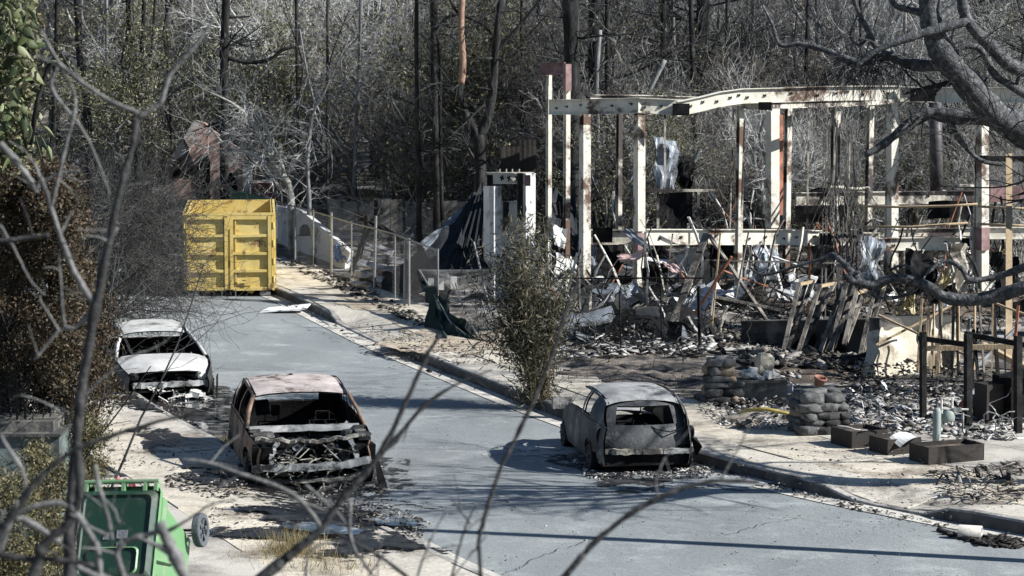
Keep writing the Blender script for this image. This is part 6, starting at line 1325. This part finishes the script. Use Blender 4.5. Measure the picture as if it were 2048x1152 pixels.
# the oak at the right: trunk stands outside the frame, limbs reach in
oakroot = V((P(2200,300,58).x, 58, .2))
limb_tree('burnt_oak','great burnt oak with scaly grey limbs arching over the steel frame',58,[
 ([(2190,420),(2130,310),(2048,258,0),(1985,225,-.5),(1930,160,-.8),(1895,120,-1),(1870,75,-1),(1858,20,-1),(1865,-60,-1)],77,37),
 ([(2050,262),(1990,238,.3),(1900,232,.5),(1865,228,.6),(1840,232,.6),(1800,262,.5),(1765,290,.4),(1730,310,.3)],39,12),
 ([(1890,130,-1),(1830,130,-.6),(1770,110,-.3),(1720,125,0),(1690,118,.2),(1650,100,.4),(1600,88,.6),(1560,90,.7),(1545,50,.8),(1525,10,.9)],25,4),
 ([(1760,112,-.3),(1735,60,-.5),(1715,20,-.6),(1700,-30,-.6)],13,8),
 ([(2130,160),(2030,135,-.8),(1985,95,-1),(1945,55,-1.2),(1925,10,-1.2),(1930,-40,-1.2)],29,18),
 ([(1940,40,-1.2),(1850,65,-1.4),(1790,85,-1.5),(1745,105,-1.5),(1715,130,-1.5)],22,10),
 ([(1860,30,-1),(1820,20,-.8),(1790,10,-.7),(1775,-20,-.7)],15,10),
 ([(1870,45,-1),(1900,20,-.6),(1930,-10,-.4)],17,12),
 ([(2060,195,-.5),(2020,170,-.6),(1990,150,-.6),(1960,98,-.7),(1920,95,-.8),(1895,125,-.9)],17,10),
 ([(2030,180,-.5),(2048,100,-.4),(2035,70,-.4),(2000,85,-.5),(1975,80,-.6)],8,4),
 ([(1900,240,.4),(1920,280,.6),(1960,320,.8),(2010,330,.8)],13,8),
 ([(1745,60,-.4),(1720,90,-.4),(1700,70,-.5),(1715,30,-.5)],8,3),
 ],'oakbark','twig_dark',(.10,1),29,rootpt=oakroot) if M.setdefault('oakbark', mat('scaly_oak_bark', [(.015,.017,.02), (.055,.058,.062), (.17,.175,.18)], 9, bump=1.0, bscale=22, rough=.8)) else None
# low sweeping bough of the same oak family, rooted outside the frame
limb_tree('burnt_oak','low oak bough sweeping sideways in front of the retaining wall',49,[
 ([(2200,560),(2110,560),(2048,575),(2000,590,.2),(1940,600,.3),(1890,595,.4),(1860,575,.4),(1820,560,.4),(1780,558,.4),(1745,570,.4),(1705,562,.4),(1690,550,.4)],36,13),
 ([(1705,562,.4),(1700,548,.4),(1720,545,.4)],13,5),
 ([(1780,560,.4),(1745,590,.6),(1790,595,.8),(1830,580,.6),(1850,550,.5)],9,6),
 ([(2060,530),(2020,545,.3),(1985,555,.4),(1940,560,.4),(1925,540,.4),(1905,525,.5),(1880,525,.5),(1850,550,.4)],16,7),
 ([(1720,565,.4),(1690,530,.6),(1665,510,.8),(1640,525,1)],16,8),([(1665,512,.8),(1600,530,1),(1530,550,1.2),(1500,535,1.3)],8,4),
 ([(1840,555,.5),(1810,530,.5),(1780,540,.6)],9,5)],'oakbark','twig_dark',(.12,1),31,rootpt=V((P(2230,560,49).x, 49, .2)),twl=(.3,.8))
# drooping dead creeper in front of the frame (hangs from the oak limb)
rng = random.Random(5); mb = MB()
for k in range(130):
    x, y = rng.gauss(1735,42), rng.uniform(105,150); Y = 57.6+rng.uniform(-.6,.6); p = P(x, y, Y); L = rng.uniform(.6,2.6); pts = [p]; d = V((rng.gauss(0,.5), rng.gauss(0,.3), .3))
    for i in range(9):
        d = (d + V((rng.gauss(0,.35), rng.gauss(0,.2), -.35))).normalized(); pts.append(pts[-1]+d*L/9)
    mb.tube(pts, [.009-.0006*i for i in range(10)], 3, cap=False)
mk('dead_creeper', mb, M['twig_dark'], label='tangle of dead black creeper hanging from the oak limb', cat='creeper')
mb = MB()
for k in range(90):
    x = rng.gauss(1690,22); y = rng.uniform(330,480); p = P(x, y, 60); L = rng.uniform(.5,1.8); pts = [p]; d = V((rng.gauss(0,.3), 0, -.5))
    for i in range(6): d = (d + V((rng.gauss(0,.25), rng.gauss(0,.2), -.25))).normalized(); pts.append(pts[-1]+d*L/6)
    mb.tube(pts, [.012-.001*i for i in range(7)], 3, cap=False)
for k in range(14): x = rng.uniform(1640,1720); mb.tube([P(x,230+rng.uniform(0,60),60.2), P(x+rng.uniform(-12,12),420,60.1), P(x+rng.uniform(-20,20),660,57.5)], .014, 3, cap=False)
mk('dead_vine', mb, M['twig_dark2'], label='dead vines draped down the slim grey poles', cat='vine')
# ---- bamboo-like shrub at the kerb
rng = random.Random(14); bp = G(1080, 800, .17); st, tips = MB(), []
for k in range(46):
    a = rng.uniform(0,6.28); r_ = rng.uniform(0,.28); yy_ = rng.uniform(430,690); tgt = (1050 + rng.gauss(0, 26 + 58*math.sin(max(0,min(1,(yy_-430)/260))*math.pi)) + (yy_-430)*.07, yy_); e = P(tgt[0], tgt[1], bp.y+rng.uniform(-.7,.7)); s_ = bp+V((math.cos(a)*r_, math.sin(a)*r_, 0))
    mid = s_.lerp(e,.5)+V((rng.gauss(0,.08), rng.gauss(0,.08), .25)); pts = [s_, s_.lerp(mid,.6), mid, mid.lerp(e,.6)+V((0,0,.05)), e]
    st.tube(pts, [.016,.014,.012,.008,.004], 4, cap=False)
    for j in range(40): t = rng.uniform(.38,1); f = t*4; i = min(int(f),3); tips.append(pts[i].lerp(pts[i+1], f-i)+V((rng.gauss(0,.13), rng.gauss(0,.13), rng.gauss(0,.1))))
for k in range(260): tips.append(bp+V((rng.gauss(-.1,.18), rng.gauss(0,.18), abs(rng.gauss(0,.4)))))
BB = thing('bamboo_shrub', bp, 'scorched bamboo-like shrub growing from the pavement at the kerb', 'shrub')
mk('stem', st, mat('bamboo_stems', [(.10,.08,.04), (.24,.19,.10), (.34,.29,.18)], 6, bump=0), BB)
lv = leaves(tips, 5, .13, .17, 5, .15, .5); npmesh('foliage', lv[0], lv[1], M['leaf_bamboo'], BB)
# ---- scorched hedge on the left bank
def hedge(name, label, boxes, n, size, m, seed, group=None, stems=10, per=5):
    rng = random.Random(seed); pts = []; x0 = boxes[0]
    base = P((x0[0]+x0[1])/2, x0[3], x0[4]); base.z = ground(base.x, base.y); root = thing(name, base, label, 'shrub', group); st = MB()
    for (a, b, c, d, Y, dY, w_) in boxes:
        cl = [(rng.uniform(a,b), rng.uniform(c,d), rng.uniform(Y-dY,Y+dY), rng.uniform(.5,1)) for _ in range(int(26*w_))]
        for _ in range(int(n*w_)):
            cx, cy, cY, s_ = rng.choice(cl); r_ = 40*s_
            pts.append(P(cx+rng.gauss(0,r_*.5), cy+rng.gauss(0,r_*.5), cY+rng.gauss(0,.22*s_)))
        for k in range(int(stems*w_)):
            e = rng.choice(cl); s0 = V((base.x+rng.uniform(-.4,.4), Y+rng.uniform(-.3,.3), base.z-.1)); q = P(e[0], e[1], e[2])
            grow(st, s0, (q-s0).normalized()+V((0,0,.3)), (q-s0).length*.9, .022, 0, 1, rng, (4,3,2), .22, .03, n0=6, tmin=.5, ratio=(.15,.3))
    mk('stem', st, M['twig_dark'], root, kind='stuff'); lv = leaves(pts, per, .05, size, seed, .45); npmesh('foliage', lv[0], lv[1], m, root)
hedge('scorched_hedge','tall brown scorched leafy hedge beside the left pavement',[(-40,170,380,760,27,1.0,3.2),(60,225,600,850,27.6,.6,1.0),(-40,120,330,420,27,.8,.6)], 4200, .05, M['leaf_brown'], 3)
hedge('scorched_shrub','lower olive scorched shrub around the utility cabinet',[(-30,90,950,1152,25,.7,1.0),(60,150,900,1152,25.5,.5,.8),(150,200,850,985,27.4,.4,.5)], 2000, .045, leafmat('olive_brown_leaves', [(.03,.025,.012), (.10,.09,.04), (.20,.18,.09), (.30,.26,.15)]), 5)
# ---- tree with big pale green hanging leaves, top left
rng = random.Random(2); vt = V((P(20,300,28.7).x, 28.7, ground(-5.5,28.7)))
VT = thing('vine_covered_tree', vt, 'trunk hung with big pale green leaves at the upper left', 'tree'); tr = MB()
tr.tube([vt-V((0,0,.2)), P(10,420,28.6), P(15,200,28.4), P(5,-60,28.4)], [.16,.14,.12,.11], 9)
tr.tube([P(60,290,26), P(75,200,26), P(95,135,26), P(110,115,25.9), P(140,140,25.8)], [.03,.025,.018,.012,.008], 6); mk('trunk', tr, M['bark_dark'], VT, smooth=True)
def bigleaf(mb, p, L, w_, d, n_):
    d = V(d).normalized(); s_ = d.cross(V(n_)).normalized(); nn = s_.cross(d); prof = [(0,.0),(.15,.55),(.35,1),(.6,.8),(.85,.35),(1,0)]; rows = []
    for t, h_ in prof:
        c = V(p)+d*L*t - V((0,0,.25*L*t*t)); rows.append([c - s_*w_*h_/2 - nn*.02*h_, c + nn*.015, c + s_*w_*h_/2 - nn*.02*h_])
    mb.grid(rows)
mb = MB()
for k in range(210):
    x = rng.uniform(-30, 66); y = rng.uniform(-30, 320)
    if x > 52 and y > 60 and rng.random() < .6: continue
    bigleaf(mb, P(x, y, 25.9+rng.uniform(-.4,.4)), rng.uniform(.06,.2), rng.uniform(.03,.12), (rng.gauss(0,.9), rng.gauss(-.2,.8), rng.gauss(-.6,.5)), (rng.gauss(.3,.9), -1, rng.gauss(0,.9)))
for x, y, L, w_, d in ((45,55,.22,.18,(.7,-.2,-.5)),(100,120,.2,.1,(1,0,-.4)),(48,230,.28,.15,(0,-.1,-1)),(85,250,.22,.08,(.8,0,-.6)),(70,270,.3,.06,(.3,0,-1)),(80,270,.26,.05,(.6,0,-1)),(95,290,.2,.1,(.3,0,-1))): bigleaf(mb, P(x,y,25.6), L*.7, w_*.6, d, (.3,-1,.3))
mk('foliage', mb, M['leaf_green'], VT, smooth=True)
lv = leaves([P(rng.uniform(-30,75), rng.uniform(-20,340), 26.3+rng.uniform(-.3,.5)) for _ in range(500)], 4, .06, .09, 3, .5); npmesh('small_leaves', lv[0], lv[1], M['leaf_olive'], VT)
# ---- bare twiggy shrub leaning in front of the container
rng = random.Random(31); sb = G(170, 770, .1); SB = thing('bare_shrub', sb, 'bare dark twiggy shrub leaning across the yellow container', 'shrub'); tr, cr = MB(), MB()
for k, (x, y, dY) in enumerate(((260,600,3),(225,480,4),(250,400,5),(290,450,6),(190,420,3),(285,520,6),(240,350,6),(310,500,7))):
    e = P(x, y, sb.y+dY); m_ = sb.lerp(e,.55)+V((-.25,0,.25)); tr.tube([sb+V((rng.gauss(0,.1),rng.gauss(0,.1),-.1)), sb.lerp(m_,.5), m_, e], [.06,.05,.042,.022], 6)
    for j in range(14):
        t = rng.uniform(.35,1); q = m_.lerp(e, (t-.5)*2) if t > .5 else sb.lerp(m_, t*2)
        grow(cr, q, V((rng.gauss(.7,.6), rng.gauss(.1,.5), rng.gauss(.25,.55))), rng.uniform(1.0,2.1), .016, 0, 2, rng, (8,5,3), .35, -.02, n0=5, seg=.3)
mk('stem', tr, M['bark_dark'], SB); mk('twigs', cr, M['twig_dark2'], SB)
rng = random.Random(8); SB2 = thing('bare_shrub', G(120,700,.3), 'bare grey twig shrub behind the scorched hedge', 'shrub'); cr = MB(); sb = V(SB2.location)
for k in range(12): grow(cr, sb+V((rng.uniform(-.6,.6), rng.uniform(-.6,.6), 0)), V((rng.gauss(.25,.4), rng.gauss(0,.3), 1)), rng.uniform(2.2,3.6), .03, 0, 3, rng, (5,4,3), .3, .04, n0=6, tmin=.3)
mk('stem', cr, M['twig_dark'], SB2, kind='stuff')
# dry grass tufts at the verge
M['straw'] = leafmat('dry_grass', [(.16,.12,.05), (.30,.24,.12), (.45,.38,.22)])
def tuft(px, py, n, h_, spread, label, seed, z=.1):
    rng = np.random.default_rng(seed); c = np.array(G(px, py, z)); b = c + np.concatenate([rng.normal(0,spread,(n,2)), np.zeros((n,1))],1)
    t = b + np.concatenate([rng.normal(0,h_*.35,(n,2)), rng.uniform(.3,1,(n,1))*h_],1); w_ = rng.normal(0,.006,(n,3)); w_[:,2] = 0
    w_ *= .55; Vv = np.stack([b-w_, b+w_, t+w_*.15, t-w_*.15], 1).reshape(-1,3); f = np.arange(n*4).reshape(n,4)
    return npmesh('dry_grass', Vv, f, M['straw'], kind='stuff', label=label)
tuft(585,1120,900,.45,.22,'dry grass tuft on the verge',1); tuft(660,1150,500,.3,.3,'dry grass on the verge',2); tuft(448,893,260,.22,.09,'dry grass tuft beside the stripped car',3,.03); tuft(520,1130,500,.18,.3,'dry grass on the verge',4)
# ================================================================ FOREGROUND: bare saplings close to the viewer
M['fg'] = mat('grey_sapling_bark', [(.05,.051,.052), (.12,.121,.12), (.22,.22,.215)], 14, bump=.4, bscale=40, rough=.85)
M['fg_dark'] = mat('dark_sapling_bark', [(.012,.012,.014), (.03,.03,.031), (.075,.075,.074)], 14, bump=.4, bscale=40, rough=.85)
def sapling(name, label, Y, limbs, m, seed, rootxy=None):
    rng = random.Random(seed); p0 = limbs[0][0][0]; a = P(p0[0], p0[1], Y); base = V((a.x, Y, ground(a.x, Y)))
    root = thing(name, base, label, 'sapling')
    for li, (pts, w0, w1, *mm) in enumerate(limbs):
        q = [P(p[0], p[1], Y + (p[2] if len(p) > 2 else 0)) for p in pts]
        if li == 0 or (pts[0][1] >= 1150): d0 = (q[0]-q[1]).normalized(); d0.z = min(d0.z, -.5); kk = (q[0].z-base.z+.1)/-d0.z; q = [q[0]+d0*kk, q[0]+d0*kk*.5] + q
        qq = []
        for i in range(len(q)-1):
            p_, p1, p2, p3 = q[max(i-1,0)], q[i], q[i+1], q[min(i+2,len(q)-1)]
            for t in (0,.2,.4,.6,.8): qq.append(.5*((2*p1)+(-p_+p2)*t+(2*p_-5*p1+4*p2-p3)*t*t+(-p_+3*p1-3*p2+p3)*t**3) + V((rng.gauss(0,1),0,rng.gauss(0,1)))*.6*PM(Y))
        qq.append(q[-1]); n = len(qq); rs = [max(1.2, (w0+(w1-w0)*i/(n-1))*.82)*PM(Y)/2*(1+.16*rng.uniform(-1,1)+(.35 if rng.random() < .1 else 0)) for i in range(n)]
        for k in range(2 if li else 0):        # short side shoots
            i = rng.randint(n//3, n-1); d = V((rng.gauss(0,1), rng.gauss(0,.4), rng.gauss(.3,.7))).normalized(); L = rng.uniform(25,90)*PM(Y)
            mk('side_shoot', MB().tube([qq[i], qq[i]+d*L*.5+V((0,0,.01)), qq[i]+d*L+V((rng.gauss(0,.1),0,.12))*L], [rs[i]*.5, rs[i]*.38, .0015], 6), M[mm[0]] if mm else M[m], root)
        mk('stem' if li == 0 else 'branch', MB().tube(qq, rs, 9), M[mm[0]] if mm else M[m], root, smooth=True)
    return root
sapling('bare_sapling','close grey bare sapling forking in front of the hedge and container',8.0,[
 ([(140,1160),(138,1060),(150,920),(160,800),(178,690),(190,620),(215,500),(245,360),(265,290),(275,235)],36,14,'fg_dark'),
 ([(275,235),(320,205),(340,150),(395,85),(430,35)],14,8),
 ([(278,225),(225,205),(165,165),(115,125)],13,10),
 ([(190,610),(150,545),(120,470),(95,390),(70,330)],16,9),
 ([(192,600),(205,510),(235,455)],12,8),
 ([(185,625),(150,655),(118,662),(70,720)],14,6),([(120,662),(85,610),(80,590)],7,3),([(130,655),(118,520),(118,500)],7,4),
 ([(100,420),(130,300),(150,200),(120,130),(80,60)],10,5),
 ([(115,135),(105,180),(165,260),(210,360),(235,450)],9,4,'fg'),
 ([(0,285),(50,345),(75,385)],16,11),([(70,380),(110,350),(160,340)],10,4),
 ([(0,450),(30,500),(60,560),(90,590)],8,3),([(100,470),(40,478),(-10,482)],10,12,'fg_dark'),
 ([(155,850),(90,805),(40,790)],6,3),([(160,800),(250,720),(320,690),(370,640)],5,3)],'fg',1)
sapling('bare_sapling','tangle of thick cut grey branches before the green bin',6.6,[
 ([(60,1170),(90,1090),(140,1040),(160,980),(155,900)],30,22,'fg_dark'),
 ([(-20,1090),(40,1010),(75,960),(150,900),(260,860),(350,835),(420,828)],22,7,'fg_dark'),
 ([(40,1000),(0,1090),(-30,1140)],18,22),
 ([(20,1030),(80,1010),(130,1010),(170,1050),(215,1070)],14,10,'fg'),
 ([(140,1010),(175,1060),(195,1100),(200,1160)],20,14),
 ([(0,1110),(60,1118),(120,1120),(190,1130)],18,12,'fg_dark'),
 ([(120,1085),(60,1045),(20,1035)],20,12,'fg'),
 ([(250,1165),(235,1110),(250,1085),(290,1070),(330,1062)],16,13),
 ([(318,1045),(345,1100),(375,1165)],27,32,'fg'),
 ([(330,1065),(375,1040),(420,1010),(470,1000)],9,4,'fg_dark'),
 ([(190,930),(200,980),(215,1030),(225,1080)],11,8),([(195,990),(225,1015),(240,1050)],7,4),
 ([(150,1130),(190,1150),(240,1165)],16,20,'fg'),
 ([(0,870),(50,960),(20,1050),(-10,1080)],10,12,'fg')],'fg',2)
sapling('bare_sapling','thin dark stems rising across the stripped car',7.4,[
 ([(510,1165),(580,1110),(640,1060),(690,990),(750,920),(800,830),(850,720),(880,670)],28,8,'fg_dark'),
 ([(745,925),(790,880),(850,810),(910,770),(985,740)],15,5,'fg_dark'),
 ([(640,1050),(600,1000),(550,970),(480,948),(420,925),(360,920)],12,7,'fg'),
 ([(700,1060),(670,1020),(610,970)],6,9,'fg'),
 ([(480,948),(455,965),(430,980)],7,5,'fg'),
 ([(700,1000),(702,1080),(730,1130),(760,1165)],9,7,'fg'),
 ([(830,1165),(770,1120),(710,1085),(660,1060)],10,6,'fg_dark'),
 ([(610,1165),(615,1110),(640,1090),(700,1080)],8,4,'fg'),
 ([(560,990),(620,1010),(660,1020),(700,990),(720,960)],7,3,'fg'),
 ([(730,1165),(790,1070),(820,1030)],6,3,'fg_dark')],'fg_dark',3)
sapling('bare_sapling','thin dark stems rising between the two burnt cars',7.0,[
 ([(962,1165),(958,1080),(968,1040),(1000,940),(1040,860),(1080,770),(1110,690),(1140,600),(1160,560)],13,7,'fg_dark'),
 ([(900,1165),(920,1090),(935,1045),(952,1010)],7,4,'fg_dark'),([(940,1048),(920,1020),(900,995)],5,3,'fg_dark'),
 ([(830,1165),(845,1120),(870,1060),(895,1020)],7,3,'fg'),([(900,1160),(950,1100),(975,1068)],5,3,'fg')],'fg_dark',4)
sapling('bare_sapling','dark curving branch reaching past the tail of the hatchback',6.8,[
 ([(1115,1170),(1170,1105),(1230,1050),(1300,1005),(1370,975),(1440,962),(1520,965)],20,9,'fg_dark'),
 ([(1318,998),(1312,960),(1330,915)],6,4,'fg'),([(1440,962),(1480,890),(1500,850)],6,3,'fg')],'fg_dark',5)
# tall utility pole at the right of the road, outside the frame (its shadow crosses the foreground)
up = G(2200, 1118, .15); up.x += 1.2
UP = thing('utility_pole', up, 'tall timber utility pole beside the road', 'utility pole')
mk('pole', MB().tube([up-V((0,0,.5)), up+V((0,0,9))], [.15,.11], 12), M['bark_brown'], UP, smooth=True)
mk('cross_arm', MB().bar(up+V((-1.1,.12,8.4)), up+V((1.1,.12,8.4)), .1, .12), M['bark_brown'], UP)
# bare street tree right of the frame whose branch shadows fall over the road
for k, (x, y, s_) in enumerate(((10.8,38.4,1.2),(11.8,47.9,1.25))):
    plant('spread', x, y, s_, 1.3*k+.5, force=2)
# last: drop prototypes left unused at the origin
